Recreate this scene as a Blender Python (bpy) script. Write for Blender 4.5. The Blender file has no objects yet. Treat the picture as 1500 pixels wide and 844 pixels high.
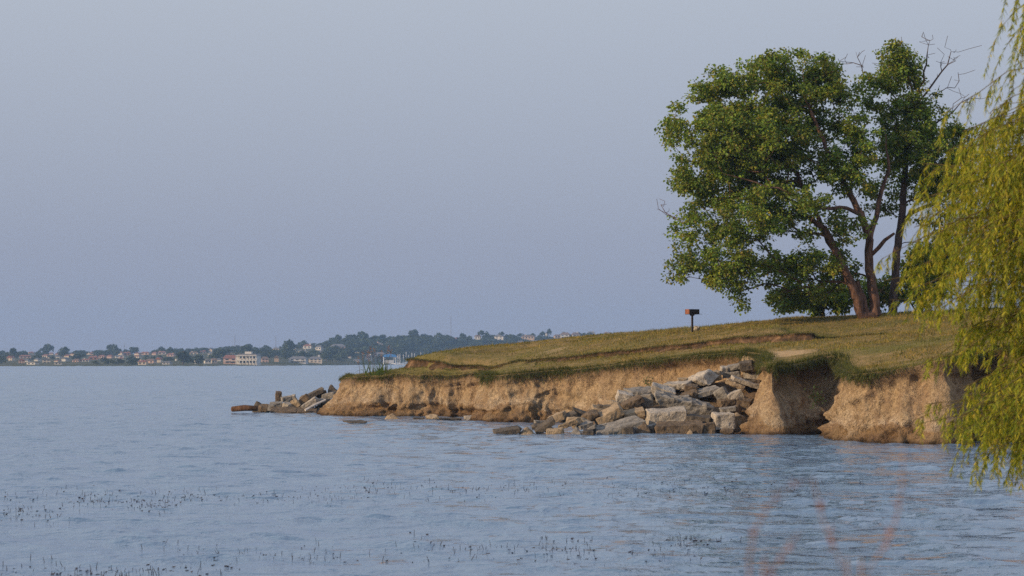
import bpy, bmesh, math, random
import numpy as np
from mathutils import Vector, Matrix
random.seed(7)
RNG = np.random.default_rng(7)
scene = bpy.context.scene
COL = scene.collection
F, HX, HY, CAMZ = 3500.0, 750.0, 530.0, 3.0      # focal length, principal column, horizon row, eye height above the lake


def at(px, py, D):
    """world point seen at that picture position, D metres out"""
    return np.array([(px - HX) / F * D, D, CAMZ - (py - HY) / F * D])


# ------------------------------------------------------------------ noise
def _hash(i, j, k):
    h = (i.astype(np.int64) * 374761393 + j.astype(np.int64) * 668265263 + k.astype(np.int64) * 2147483647) & 0xFFFFFFFF
    h = ((h ^ (h >> 13)) * 1274126177) & 0xFFFFFFFF
    h = ((h ^ (h >> 16)) * 2246822519) & 0xFFFFFFFF
    return ((h ^ (h >> 15)) & 0xFFFFFF) / float(0xFFFFFF)


def vn(p):
    p = np.asarray(p, float)
    i = np.floor(p).astype(np.int64)
    f = p - i
    u = f * f * f * (f * (f * 6 - 15) + 10)
    r = 0
    for a in (0, 1):
        for b in (0, 1):
            for c in (0, 1):
                w = (u[..., 0] if a else 1 - u[..., 0]) * (u[..., 1] if b else 1 - u[..., 1]) * (u[..., 2] if c else 1 - u[..., 2])
                r = r + w * _hash(i[..., 0] + a, i[..., 1] + b, i[..., 2] + c)
    return r * 2 - 1


def fbm(p, octaves=4, gain=.5):
    p = np.asarray(p, float)
    a, r = 1.0, 0
    for o in range(octaves):
        r = r + a * vn(p * 2.03 ** o + 17.3 * o)
        a *= gain
    return r


def sstep(a, b, x):
    t = np.clip((x - a) / (b - a), 0, 1)
    return t * t * (3 - 2 * t)


# ------------------------------------------------------------------ mesh helpers
def tag(o, label=None, cat=None, group=None, kind=None):
    if label: o['label'] = label
    if cat: o['category'] = cat
    if group: o['group'] = group
    if kind: o['kind'] = kind
    return o


def mesh_of(name, verts, faces, mats, smooth=False, midx=None, col=None):
    """faces: (N,k) array or list of lists"""
    me = bpy.data.meshes.new(name)
    verts = np.asarray(verts, np.float32)
    if isinstance(faces, np.ndarray):
        n, k = faces.shape
        me.vertices.add(len(verts)); me.vertices.foreach_set('co', verts.ravel())
        me.loops.add(n * k); me.loops.foreach_set('vertex_index', faces.astype(np.int32).ravel())
        me.polygons.add(n)
        me.polygons.foreach_set('loop_start', np.arange(0, n * k, k, dtype=np.int32))
        me.polygons.foreach_set('loop_total', np.full(n, k, np.int32))
    else:
        me.from_pydata([tuple(v) for v in verts], [], faces)
    for m in (mats if isinstance(mats, (list, tuple)) else [mats]):
        me.materials.append(m)
    if midx is not None:
        me.polygons.foreach_set('material_index', np.asarray(midx, np.int32))
    me.polygons.foreach_set('use_smooth', np.full(len(me.polygons), smooth))
    if col is not None:
        a = me.attributes.new('col', 'FLOAT_COLOR', 'POINT')
        c = np.ones((len(verts), 4), np.float32); c[:, :3] = col
        a.data.foreach_set('color', c.ravel())
    me.update(calc_edges=True)
    return me


def link(name, me, parent=None, loc=None):
    o = bpy.data.objects.new(name, me)
    COL.objects.link(o)
    if parent is not None: o.parent = parent
    if loc is not None: o.location = loc
    return o


def obj(name, verts, faces, mats, parent=None, **kw):
    return link(name, mesh_of(name, verts, faces, mats, **kw), parent)


def empty(name, loc, label, cat, group=None, rz=0):
    o = bpy.data.objects.new(name, None)
    COL.objects.link(o)
    o.empty_display_size = .2
    o.location = loc; o.rotation_euler = (0, 0, rz)
    return tag(o, label, cat, group)


class MB:
    """collects boxes, tubes and sheets into one mesh"""
    def __init__(s): s.v, s.f = [], []

    def box(s, c, d, rz=0, taper=1.0):
        b = len(s.v); cz, sz = math.cos(rz), math.sin(rz)
        for z in (-.5, .5):
            k = taper if z > 0 else 1
            for x, y in ((-.5, -.5), (.5, -.5), (.5, .5), (-.5, .5)):
                X, Y = x * d[0] * k, y * d[1] * k
                s.v.append((c[0] + X * cz - Y * sz, c[1] + X * sz + Y * cz, c[2] + z * d[2]))
        s.f += [[b + i for i in q] for q in ((3, 2, 1, 0), (4, 5, 6, 7), (0, 1, 5, 4), (1, 2, 6, 5), (2, 3, 7, 6), (3, 0, 4, 7))]
        return s

    def prism(s, prof, y0, y1):
        """profile of (x, z), extruded along y"""
        b, n = len(s.v), len(prof)
        for y in (y0, y1):
            s.v += [(p[0], y, p[1]) for p in prof]
        s.f.append([b + i for i in range(n)]); s.f.append([b + n + i for i in reversed(range(n))])
        for i in range(n):
            j = (i + 1) % n
            s.f.append([b + j, b + i, b + n + i, b + n + j])
        return s

    def tube(s, pts, rad, sides=6, cap=True):
        pts = np.asarray(pts, float)
        n = len(pts)
        rad = np.full(n, rad, float) if np.isscalar(rad) else np.asarray(rad, float)
        t = np.gradient(pts, axis=0)
        t /= np.linalg.norm(t, axis=1)[:, None] + 1e-9
        up = np.array([.31, .77, .55])
        u = np.cross(t, up); u /= np.linalg.norm(u, axis=1)[:, None] + 1e-9
        w = np.cross(t, u)
        a = np.arange(sides) * 2 * math.pi / sides
        ring = pts[:, None, :] + rad[:, None, None] * (u[:, None, :] * np.cos(a)[None, :, None] + w[:, None, :] * np.sin(a)[None, :, None])
        b = len(s.v)
        s.v += [tuple(p) for p in ring.reshape(-1, 3)]
        for i in range(n - 1):
            for k in range(sides):
                k2 = (k + 1) % sides
                s.f.append([b + i * sides + k, b + i * sides + k2, b + (i + 1) * sides + k2, b + (i + 1) * sides + k])
        if cap:
            s.f.append([b + k for k in reversed(range(sides))])
            s.f.append([b + (n - 1) * sides + k for k in range(sides)])
        return s

    def build(s, name, mat, parent=None, smooth=False):
        return obj(name, np.array(s.v), s.f, mat, parent, smooth=smooth)


def leaf_arrays(c, d, nrm, ln, wd, fold=.18):
    """diamond leaves: base c, direction d, normal nrm"""
    d = d / (np.linalg.norm(d, axis=1)[:, None] + 1e-9)
    s = np.cross(d, nrm); s /= np.linalg.norm(s, axis=1)[:, None] + 1e-9
    n2 = np.cross(s, d)
    ln = ln[:, None]; wd = wd[:, None]
    v = np.stack([c, c + d * ln * .45 + s * wd * .5 + n2 * wd * fold, c + d * ln, c + d * ln * .45 - s * wd * .5 + n2 * wd * fold], 1)
    f = np.arange(len(c) * 4).reshape(-1, 4)
    return v.reshape(-1, 3), f


def unit_rand(n, rng=RNG):
    v = rng.normal(size=(n, 3))
    return v / np.linalg.norm(v, axis=1)[:, None]


# ------------------------------------------------------------------ materials
class NT:
    def __init__(s, name):
        s.m = bpy.data.materials.new(name); s.m.use_nodes = True
        s.t = s.m.node_tree; s.n = s.t.nodes; s.b = s.n['Principled BSDF']; s.out = s.n['Material Output']

    def add(s, typ, **kw):
        nd = s.n.new(typ)
        for k, v in kw.items():
            if k in nd.inputs.keys(): s.setin(nd, k, v)
            else: setattr(nd, k, v)
        return nd

    def setin(s, nd, k, v):
        if hasattr(v, 'is_output'): s.t.links.new(v, nd.inputs[k])
        else: nd.inputs[k].default_value = v

    def L(s, a, b): s.t.links.new(a, b)

    def noise(s, scale, detail=5, rough=.55, vec=None, dist=0):
        nd = s.add('ShaderNodeTexNoise'); nd.inputs['Scale'].default_value = scale; nd.inputs['Detail'].default_value = detail
        nd.inputs['Roughness'].default_value = rough; nd.inputs['Distortion'].default_value = dist
        s.L(vec if vec is not None else s.pos(), nd.inputs['Vector'])
        return nd.outputs['Fac']

    def pos(s):
        if not hasattr(s, '_p'): s._p = s.add('ShaderNodeNewGeometry').outputs['Position']
        return s._p

    def objco(s):
        if not hasattr(s, '_o'): s._o = s.add('ShaderNodeTexCoord').outputs['Object']
        return s._o

    def scaled(s, sc, vec=None):
        nd = s.add('ShaderNodeMapping'); nd.inputs['Scale'].default_value = sc
        s.L(vec if vec is not None else s.pos(), nd.inputs['Vector'])
        return nd.outputs['Vector']

    def ramp(s, fac, stops):
        nd = s.add('ShaderNodeValToRGB'); e = nd.color_ramp.elements
        while len(e) < len(stops): e.new(.5)
        for i, (p, c) in enumerate(stops):
            e[i].position = p; e[i].color = (*c, 1) if len(c) == 3 else c
        s.L(fac, nd.inputs['Fac'])
        return nd.outputs['Color']

    def mix(s, fac, a, b, mode='MIX'):
        nd = s.add('ShaderNodeMix', data_type='RGBA', blend_type=mode)
        for sock, v in ((nd.inputs[0], fac), (nd.inputs[6], a), (nd.inputs[7], b)):
            if hasattr(v, 'is_output'): s.L(v, sock)
            elif isinstance(v, (int, float)): sock.default_value = v
            else: sock.default_value = (*v, 1)
        return nd.outputs[2]

    def mathn(s, op, a, b=0.0, clamp=False):
        nd = s.add('ShaderNodeMath', operation=op, use_clamp=clamp)
        for i, v in enumerate((a, b)):
            if hasattr(v, 'is_output'): s.L(v, nd.inputs[i])
            else: nd.inputs[i].default_value = v
        return nd.outputs[0]

    def bump(s, h, strength, dist):
        nd = s.add('ShaderNodeBump'); nd.inputs['Strength'].default_value = strength; nd.inputs['Distance'].default_value = dist
        s.L(h, nd.inputs['Height']); s.L(nd.outputs['Normal'], s.b.inputs['Normal'])
        return nd

    def base(s, c, rough=.9, spec=.2):
        if hasattr(c, 'is_output'): s.L(c, s.b.inputs['Base Color'])
        else: s.b.inputs['Base Color'].default_value = (*c, 1)
        s.b.inputs['Roughness'].default_value = rough
        s.b.inputs['Specular IOR Level'].default_value = spec
        return s


def simple(name, c, rough=.8, var=.25, scale=3.0, spec=.3, metal=0):
    n = NT(name)
    f = n.noise(scale, vec=n.objco())
    n.base(n.ramp(f, [(.3, tuple(x * (1 - var) for x in c)), (.7, tuple(min(1, x * (1 + var)) for x in c))]), rough, spec)
    n.b.inputs['Metallic'].default_value = metal
    return n.m


def leaf_mat(name, trans=.35, gain=(1, 1, 1)):
    n = NT(name)
    a = n.add('ShaderNodeAttribute', attribute_name='col')
    c = n.mix(1.0, a.outputs['Color'], gain, 'MULTIPLY')
    n.base(c, .55, .25)
    tr = n.add('ShaderNodeBsdfTranslucent')
    n.L(n.mix(1.0, c, (1.25, 1.2, .55), 'MULTIPLY'), tr.inputs['Color'])
    mx = n.add('ShaderNodeMixShader'); mx.inputs[0].default_value = trans
    n.L(n.b.outputs[0], mx.inputs[1]); n.L(tr.outputs[0], mx.inputs[2]); n.L(mx.outputs[0], n.out.inputs['Surface'])
    return n.m


def make_soil():
    n = NT('bank_soil')
    z = n.add('ShaderNodeSeparateXYZ'); n.L(n.pos(), z.inputs[0])
    wob = n.noise(.55, 4)
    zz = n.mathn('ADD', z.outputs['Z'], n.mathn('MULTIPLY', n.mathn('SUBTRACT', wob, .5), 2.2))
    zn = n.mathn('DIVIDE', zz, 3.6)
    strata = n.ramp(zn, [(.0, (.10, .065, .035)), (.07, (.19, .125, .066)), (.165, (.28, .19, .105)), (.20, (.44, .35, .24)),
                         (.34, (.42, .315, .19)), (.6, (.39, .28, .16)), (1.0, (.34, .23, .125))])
    streak = n.noise(1.0, 5, .6, n.scaled((2.6, 2.6, .45)))
    c = n.mix(n.mathn('MULTIPLY', n.ramp(streak, [(.42, (0, 0, 0)), (.62, (1, 1, 1))]), .55), strata, (.21, .13, .075))
    at_ = n.add('ShaderNodeAttribute', attribute_name='col'); sg = n.add('ShaderNodeSeparateColor'); n.L(at_.outputs['Color'], sg.inputs[0])
    depth = n.mathn('ADD', sg.outputs[1], n.mathn('MULTIPLY', n.mathn('SUBTRACT', n.noise(1.6, 4, .6, n.scaled((1.6, 1.6, .6))), .5), .26))
    c = n.mix(n.ramp(depth, [(.05, (.9, .9, .9)), (.17, (0, 0, 0))]), c, (.13, .085, .048))        # rooty topsoil under the sod
    crack = n.noise(2.4, 4, .7, n.scaled((1.4, 1.4, 2.4)), 1.2)
    c = n.mix(n.ramp(crack, [(.465, (0, 0, 0)), (.495, (.75, .75, .75)), (.505, (.75, .75, .75)), (.535, (0, 0, 0))]), c, (.17, .11, .065))
    fine = n.noise(7, 6, .65)
    c = n.mix(.72, c, n.ramp(fine, [(.3, (.22, .20, .19)), (.5, (.5, .5, .5)), (.72, (.8, .79, .76))]), 'OVERLAY')
    tone = n.noise(.8, 4, .6, n.scaled((1, 1, 1.5)))
    c = n.mix(n.ramp(tone, [(.45, (0, 0, 0)), (.66, (.6, .6, .6))]), c, (.265, .185, .10))
    c = n.mix(n.ramp(n.mathn('ADD', z.outputs['Z'], n.mathn('MULTIPLY', n.mathn('SUBTRACT', n.noise(2.2, 3), .5), .25)), [(.06, (.85, .85, .85)), (.20, (0, 0, 0))]), c, (.045, .03, .018))   # wet line at the lake
    peb = n.noise(19, 3, .5)
    c = n.mix(n.ramp(peb, [(.66, (0, 0, 0)), (.74, (.6, .6, .6))]), c, (.52, .45, .33))
    n.base(c, .95, .1)
    h = n.mathn('ADD', n.mathn('MULTIPLY', fine, .7), n.mathn('MULTIPLY', peb, .3))
    n.bump(h, 1.0, .22)
    return n.m


def make_dark_soil():
    n = NT('step_soil')
    f = n.noise(2.2, 6, .65)
    n.base(n.ramp(f, [(.34, (.035, .026, .016)), (.52, (.10, .062, .036)), (.70, (.25, .155, .085))]), .95, .1)
    n.bump(f, 1.0, .15)
    return n.m


def make_turf():
    n = NT('turf')
    big = n.noise(.22, 4)
    mid = n.noise(1.3, 5, .6)
    c = n.ramp(mid, [(.3, (.13, .105, .034)), (.48, (.21, .155, .058)), (.62, (.28, .195, .085)), (.75, (.34, .235, .115))])
    c = n.mix(n.ramp(big, [(.46, (0, 0, 0)), (.66, (.6, .6, .6))]), c, (.12, .125, .030))
    a = n.add('ShaderNodeAttribute', attribute_name='col')         # bare sandy soil where the turf has worn away
    sp = n.add('ShaderNodeSeparateColor'); n.L(a.outputs['Color'], sp.inputs[0])
    c = n.mix(sp.outputs[0], c, n.ramp(n.noise(5, 5), [(.3, (.36, .24, .12)), (.7, (.52, .38, .21))]))
    n.base(c, .95, .1)
    n.bump(n.noise(14, 5, .7), .8, .08)
    return n.m


def make_water():
    n = NT('lake_water')
    n.base((.04, .09, .16), .04, .5)
    n.b.inputs['IOR'].default_value = 1.33
    n.L(n.ramp(n.noise(.012, 3, vec=n.scaled((1, .35, 1))), [(.4, (.115, .195, .295)), (.65, (.140, .220, .315))]), n.b.inputs['Base Color'])
    w1 = n.noise(.55, 2, .5, n.scaled((.7, 1, 1)), .4)
    w2 = n.noise(1.5, 3, .55, n.scaled((.7, 1, 1)), .6)
    w3 = n.noise(4.2, 4, .6)
    h = n.mathn('ADD', n.mathn('MULTIPLY', w1, .50), n.mathn('ADD', n.mathn('MULTIPLY', w2, .30), n.mathn('MULTIPLY', w3, .12)))
    n.bump(h, 1.0, WATER_BUMP)
    return n.m


WATER_BUMP = .45


def make_rock(name, lo, hi, rough=.9):
    n = NT(name)
    oi = n.add('ShaderNodeObjectInfo')
    sh = n.add('ShaderNodeVectorMath', operation='ADD'); n.L(n.objco(), sh.inputs[0])
    sc = n.add('ShaderNodeVectorMath', operation='SCALE'); n.L(oi.outputs['Location'], sc.inputs[0]); sc.inputs[3].default_value = 3.1
    n.L(sc.outputs[0], sh.inputs[1]); v = sh.outputs[0]
    m = n.noise(2.6, 6, .65, v)
    c = n.ramp(m, [(.28, lo), (.5, tuple((a + b) / 2 for a, b in zip(lo, hi))), (.74, hi)])
    f = n.noise(16, 4, .6, v)
    c = n.mix(.5, c, n.ramp(f, [(.3, (.25, .25, .25)), (.7, (.75, .75, .75))]), 'OVERLAY')
    lich = n.noise(4.2, 4, .5, v)
    c = n.mix(n.ramp(lich, [(.60, (0, 0, 0)), (.70, (.55, .55, .55))]), c, tuple(x * .45 for x in lo))
    n.base(c, rough, .15)
    n.bump(n.mathn('ADD', f, m), .7, .06)
    return n.m


def make_bark(name, a, b):
    n = NT(name)
    f = n.noise(3.5, 5, .6, n.scaled((2, 2, .5)))
    n.base(n.ramp(f, [(.35, a), (.68, b)]), .95, .1)
    n.bump(f, .8, .05)
    return n.m


M = dict(
    soil=make_soil(), step=make_dark_soil(), turf=make_turf(), water=make_water(),
    pale=make_rock('pale_stone', (.22, .19, .15), (.47, .42, .35)), grey=make_rock('grey_stone', (.12, .11, .095), (.31, .285, .245)),
    tan=make_rock('tan_stone', (.20, .145, .09), (.40, .31, .20)), brown=make_rock('brown_stone', (.075, .054, .036), (.20, .15, .10)),
    dark=make_rock('dark_stone', (.05, .043, .036), (.15, .125, .095)),
    bark=make_bark('tree_bark', (.055, .034, .026), (.20, .115, .08)), bark_grey=make_bark('grey_bark', (.045, .033, .03), (.13, .09, .075)),
    willow_bark=make_bark('willow_bark', (.075, .06, .022), (.20, .15, .055)),
    leaf=leaf_mat('broad_leaf', .4), willow=leaf_mat('willow_leaf', .42), blade=leaf_mat('grass_blade', .3), farleaf=leaf_mat('far_leaf', .15),
    stalk=simple('reddish_stalk', (.24, .155, .13), .7), wood=make_bark('wet_timber', (.06, .033, .02), (.17, .095, .055)), board=simple('weathered_board', (.55, .50, .44)),
    iron=simple('dark_iron', (.035, .028, .028), .7, .3, 8, .4), rust=simple('rusty_steel', (.20, .075, .042), .85, .4, 9),
    weed=leaf_mat('water_weed', .1), stem=leaf_mat('dry_stem', .2),
    w_white=simple('white_render', (.56, .53, .48), var=.06, scale=.3), w_cream=simple('cream_render', (.60, .50, .38), var=.06, scale=.3),
    w_pink=simple('pinkish_brick', (.50, .34, .27), var=.08, scale=.4), w_brick=simple('red_brick', (.33, .17, .12), var=.1, scale=.4),
    w_grey=simple('grey_siding', (.42, .42, .42), var=.06, scale=.3), w_tan=simple('tan_brick', (.45, .33, .23), var=.08, scale=.3),
    r_red=simple('red_tile', (.24, .10, .07), var=.15, scale=.6), r_grey=simple('grey_shingle', (.16, .155, .16), var=.15, scale=.6),
    r_brown=simple('brown_shingle', (.17, .115, .085), var=.15, scale=.6), glass=simple('window_glass', (.03, .035, .045), .15, .1, 1, .5),
    hullw=simple('white_hull', (.8, .8, .78), .3, .03, 1), mast=simple('pale_mast', (.72, .72, .72), .4, .05, 1), tarp=simple('blue_tarpaulin', (.03, .18, .45), .6, .1, 1),
    dock=simple('dock_timber', (.42, .40, .37), .9), steel=simple('lattice_steel', (.35, .33, .34), .6, .1, 1),
)

# ------------------------------------------------------------------ camera, sky, sun
cam = bpy.data.cameras.new('camera'); co = bpy.data.objects.new('camera', cam); COL.objects.link(co)
co.location = (0, 0, CAMZ); co.rotation_euler = (math.pi / 2, 0, 0)
cam.sensor_width = 36; cam.lens = F / 1500 * 36; cam.shift_y = (HY - 422) / 1500; cam.clip_start = .1; cam.clip_end = 20000
cam.dof.use_dof = True; cam.dof.focus_distance = 112; cam.dof.aperture_fstop = 4.0
scene.camera = co
SUN_EL, SUN_AZ = math.radians(17), math.atan2(-.90, -.44)     # azimuth of the sun, clockwise from +Y
sdir = Vector((math.sin(SUN_AZ) * math.cos(SUN_EL), math.cos(SUN_AZ) * math.cos(SUN_EL), math.sin(SUN_EL)))
sl = bpy.data.lights.new('sun', 'SUN'); sl.energy = 4.6; sl.angle = math.radians(.6); sl.color = (1, .74, .47)
so = bpy.data.objects.new('sun', sl); COL.objects.link(so); so.rotation_euler = sdir.to_track_quat('Z', 'Y').to_euler(); so.location = (-40, -20, 40)
w = bpy.data.worlds.new('World'); scene.world = w; w.use_nodes = True
wt = w.node_tree; bg = wt.nodes['Background']
sky = wt.nodes.new('ShaderNodeTexSky'); sky.sky_type = 'NISHITA'; sky.sun_disc = False
sky.sun_elevation = SUN_EL; sky.sun_rotation = SUN_AZ; sky.dust_density = 3.0; sky.air_density = 1.2; sky.ozone_density = 2.5
mx = wt.nodes.new('ShaderNodeMix'); mx.data_type = 'RGBA'; mx.inputs[0].default_value = .86
tc = wt.nodes.new('ShaderNodeTexCoord'); sx = wt.nodes.new('ShaderNodeSeparateXYZ'); rp = wt.nodes.new('ShaderNodeValToRGB')
wt.links.new(tc.outputs['Generated'], sx.inputs[0]); wt.links.new(sx.outputs['Z'], rp.inputs['Fac'])
el = rp.color_ramp.elements                                      # hazy evening air: dull low down, paler above, bluer overhead
while len(el) < 5: el.new(.5)
for e_, (p_, c_) in zip(el, [(.0, (.325, .368, .505)), (.05, (.350, .392, .522)), (.15, (.485, .527, .622)), (.40, (.70, .75, .86)), (1.0, (.36, .46, .70))]):
    e_.position = p_; e_.color = (*c_, 1)
sc_ = wt.nodes.new('ShaderNodeVectorMath'); sc_.operation = 'SCALE'; sc_.inputs[3].default_value = 1 / .11
wt.links.new(rp.outputs[0], sc_.inputs[0])
wt.links.new(sky.outputs[0], mx.inputs[6]); wt.links.new(sc_.outputs[0], mx.inputs[7])
wt.links.new(mx.outputs[2], bg.inputs['Color']); bg.inputs['Strength'].default_value = .11
vs = scene.view_settings; vs.view_transform = 'Standard'; vs.look = 'None'; vs.exposure = 0; vs.gamma = 1
cy = scene.cycles
cy.use_denoising = False; cy.max_bounces = 8; cy.diffuse_bounces = 3; cy.glossy_bounces = 3; cy.transmission_bounces = 4; cy.transparent_max_bounces = 8
cy.volume_bounces = 0; cy.sample_clamp_indirect = 6; cy.caustics_reflective = False; cy.caustics_refractive = False

# ------------------------------------------------------------------ lake
XW, Y0, Y1 = 1480, -50, 2750


def swell(x, y, k=1.0):
    x = x / k; y = y / k
    p = np.stack([x, y, np.zeros_like(x)], -1)
    q = p + np.stack([.5 * vn(p * .7 + 5), .5 * vn(p * .7 + 9), np.zeros_like(x)], -1)
    gust = .65 + .5 * sstep(-.5, .6, vn(p * np.array([.03, .06, 0]) + 3))
    h = .055 * (1 - np.abs(vn(q * np.array([.34, .62, 0])))) + .030 * vn(q * np.array([.8, 1.25, 0]) + 7)
    h += gust * (.026 * (1 - np.abs(vn(q * np.array([1.3, 1.9, 0]) + 2))) + .015 * vn(q * np.array([2.6, 3.4, 0]) + 4))
    h += .11 * np.maximum(0, vn(q * np.array([1.1, 2.3, 0]) + 13) - .30) * gust
    return (h * .70 - .0266) * k


WV, WQ, wn = [], [], 0
for y0, y1, xw, dx, dy, kw in ((26, 72.5, 19, .14, .12, 1), (68.5, 174, 42, .28, .20, 1.2), (168, 640, 150, 1.0, .7, 2.4), (600, 2250, 480, 3.0, 2.2, 5)):   # finer waves nearer the shore one stands on
    X_, Y_ = np.meshgrid(np.arange(-xw, xw + dx, dx), np.arange(y0, y1 + dy, dy))
    lap = {26: 0, 68.5: 4, 168: 6, 600: 40}[y0]; lap1 = {72.5: 4, 174: 6, 640: 40, 2250: 0}[y1]
    zw = swell(X_.ravel(), Y_.ravel(), kw)
    if lap: zw -= .09 * kw * sstep(y0 + lap * .7, y0, Y_.ravel())          # neighbouring sheets dip under one another
    if lap1: zw -= .09 * kw * sstep(y1 - lap1 * .7, y1, Y_.ravel())
    WV.append(np.c_[X_.ravel(), Y_.ravel(), zw])
    ix = np.arange(X_.size).reshape(X_.shape) + wn; wn += X_.size
    WQ.append(np.stack([ix[:-1, :-1], ix[:-1, 1:], ix[1:, 1:], ix[1:, :-1]], -1).reshape(-1, 4))
WV.append(np.array([(-XW, Y0, -.5), (XW, Y0, -.5), (XW, Y1, -.5), (-XW, Y1, -.5)])); WQ.append(np.array([[0, 1, 2, 3]]) + wn)
obj('water', np.vstack(WV), np.vstack(WQ), M['water'], smooth=True)['kind'] = 'structure'

# ------------------------------------------------------------------ bluff: plan of the cliff edge
def P(px, D): return ((px - HX) / F * D, D)


#            x, y of the top edge, flare of the foot, overhang of the sod
EDGE = [(-3.0, 175, .8, .1), (-5.5, 158, .8, .1), (-8.0, 145, .8, .1), (*P(512, 139), .9, .1), (*P(502, 136.6), 1.5, .06), (*P(502, 134.6), 1.75, .07), (*P(512, 132.6), 1.75, .08),
        (*P(545, 130.8), 1.5, .12), (*P(600, 129.6), 1.0, .14), (*P(650, 129.2), .9, .12), (*P(688, 128.8), .8, .12), (*P(703, 128.2), .7, .14), (*P(709, 124.5), .7, .12),
        (*P(714, 120.8), 1.0, .14), (*P(728, 119.2), 1.5, .14), (*P(770, 118.6), 1.5, .12), (*P(815, 118), 1.0, .12), (*P(860, 116.6), .7, .1), (*P(930, 113.6), .5, .1), (*P(1000, 111), .4, .1),
        (*P(1055, 109), .4, .1), (*P(1092, 107.6), .4, .1), (*P(1106, 105), .5, .12), (*P(1110, 102), .9, .12), (*P(1113, 99.8), 1.3, .10), (*P(1121, 98.2), 1.35, .12), (*P(1134, 97.9), 1.3, .18), (*P(1152, 98.4), 1.4, .24),
        (*P(1185, 99.4), 1.6, .28), (*P(1216, 100.0), 1.6, .24), (*P(1234, 97.8), 1.0, .18), (*P(1240, 92.5), .95, .16), (*P(1243, 89.2), 1.0, .16), (*P(1254, 88.0), 1.05, .16), (*P(1300, 87.2), 1.05, .14),
        (*P(1350, 86.7), 1.0, .1), (*P(1392, 86.3), 1.0, .12), (*P(1404, 87.6), .7, .2), (*P(1425, 91), .6, .25), (*P(1460, 91), .7, .2), (*P(1500, 89), .8, .15), (21.5, 86, .8, .15), (26, 80, .8, .1), (31, 70, .8, .1),
        (30, 58, .8, .1), (24.5, 46, .8, .1), (15.5, 36, .8, .1), (11.0, 28, .8, .1), (8.6, 22.5, .8, .1), (4, 17.5, .8, .1), (-6, 15, .8, .1), (-30, 12, .8, .1), (-60, 4, .8, .1)]


def catmull(pts, step_fn):
    p = np.array(pts, float)
    p = np.vstack([2 * p[0] - p[1], p, 2 * p[-1] - p[-2]])
    out = []
    for i in range(1, len(p) - 2):
        a, b, c, d = p[i - 1], p[i], p[i + 1], p[i + 2]
        L = np.linalg.norm(c[:2] - b[:2])
        n = max(2, int(L / step_fn((b + c) / 2)))
        t = (np.arange(n) / n)[:, None]
        tan0, tan1 = (c - a) * .5, (d - b) * .5
        k = np.array([L / max(np.linalg.norm((b - a)[:2]), 1e-6), L / max(np.linalg.norm((d - c)[:2]), 1e-6)])
        tan0 = tan0 * min(1, k[0] * 1.2 + .2) if k[0] < 1 else tan0
        tan1 = tan1 * min(1, k[1] * 1.2 + .2) if k[1] < 1 else tan1
        out.append((2 * t**3 - 3 * t**2 + 1) * b + (t**3 - 2 * t**2 + t) * tan0 + (-2 * t**3 + 3 * t**2) * c + (t**3 - t**2) * tan1)
    out.append(p[-2][None])
    return np.vstack(out)


def visible(x, y): return y > 60 and abs(x) < y * .225 and y < 142


path = catmull(EDGE, lambda q: .065 if visible(q[0], q[1]) else .8)
# fine irregularity of the edge in plan
tt = np.gradient(path[:, :2], axis=0); tt /= np.linalg.norm(tt, axis=1)[:, None] + 1e-9
nn = np.stack([tt[:, 1], -tt[:, 0]], 1)                         # outward (towards the water)
S = np.concatenate([[0], np.cumsum(np.linalg.norm(np.diff(path[:, :2], axis=0), axis=1))])
rag = fbm(np.stack([S * .45, S * 0 + 3, S * 0], 1), 4) * .30 + vn(np.stack([S * 2.6, S * 0 + 9, S * 0], 1)) * .07
path[:, :2] += nn * rag[:, None]


def smooth_normals(pts, k):
    q = pts.copy()
    for _ in range(k):
        q[1:-1] = (q[:-2] + q[1:-1] * 2 + q[2:]) / 4
    t = np.gradient(q, axis=0); t /= np.linalg.norm(t, axis=1)[:, None] + 1e-9
    return np.stack([t[:, 1], -t[:, 0]], 1)


nn = smooth_normals(path[:, :2], 60)


def seg_dist(pts, line):
    """signed distance to an open polyline; positive on the left of its direction"""
    pts = np.asarray(pts, float); best = np.full(len(pts), 1e18); sg = np.zeros(len(pts)); arc = np.zeros(len(pts))
    s0 = 0.0
    for a, b in zip(line[:-1], line[1:]):
        d = b - a; L2 = d @ d; L = math.sqrt(L2)
        t = np.clip(((pts - a) @ d) / L2, 0, 1)
        q = pts - a - t[:, None] * d
        e = (q * q).sum(1)
        m = e < best - 1e-9
        best = np.where(m, e, best)
        sg = np.where(m, np.sign(d[0] * (pts[:, 1] - a[1]) - d[1] * (pts[:, 0] - a[0])), sg)
        arc = np.where(m, s0 + t * L, arc)
        s0 += L
    return np.sqrt(best) * sg, arc


# scarp above the slumped lower terrace:  x, y, height
SCARP = np.array([(-1.5, 160, .3), (-3.6, 146, .4), (-5.0, 136, .46), (*P(603, 132.4), .46), (*P(606, 130.8), .46), (*P(622, 130.2), .42), (*P(650, 129.8), .36), (*P(690, 129.2), .20), (*P(760, 126.2), .10),
                  (*P(815, 122.4), .20), (*P(860, 120.8), .24), (*P(910, 118.8), .26), (*P(960, 117.4), .26), (*P(1000, 116.4), .26), (*P(1050, 115.2), .30), (*P(1100, 114.2), .36), (*P(1150, 113.2), .36), (*P(1186, 112.8), .34),
                  (*P(1200, 113.4), .12), (*P(1240, 114.6), .10), (*P(1300, 115), .05), (24, 116, 0), (40, 118, 0), (120, 130, 0)])
scarp = catmull(SCARP, lambda q: .1 if visible(q[0], q[1]) else 2.0)
ts = np.gradient(scarp[:, :2], axis=0); ts /= np.linalg.norm(ts, axis=1)[:, None] + 1e-9
ns = np.stack([ts[:, 1], -ts[:, 0]], 1)
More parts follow.
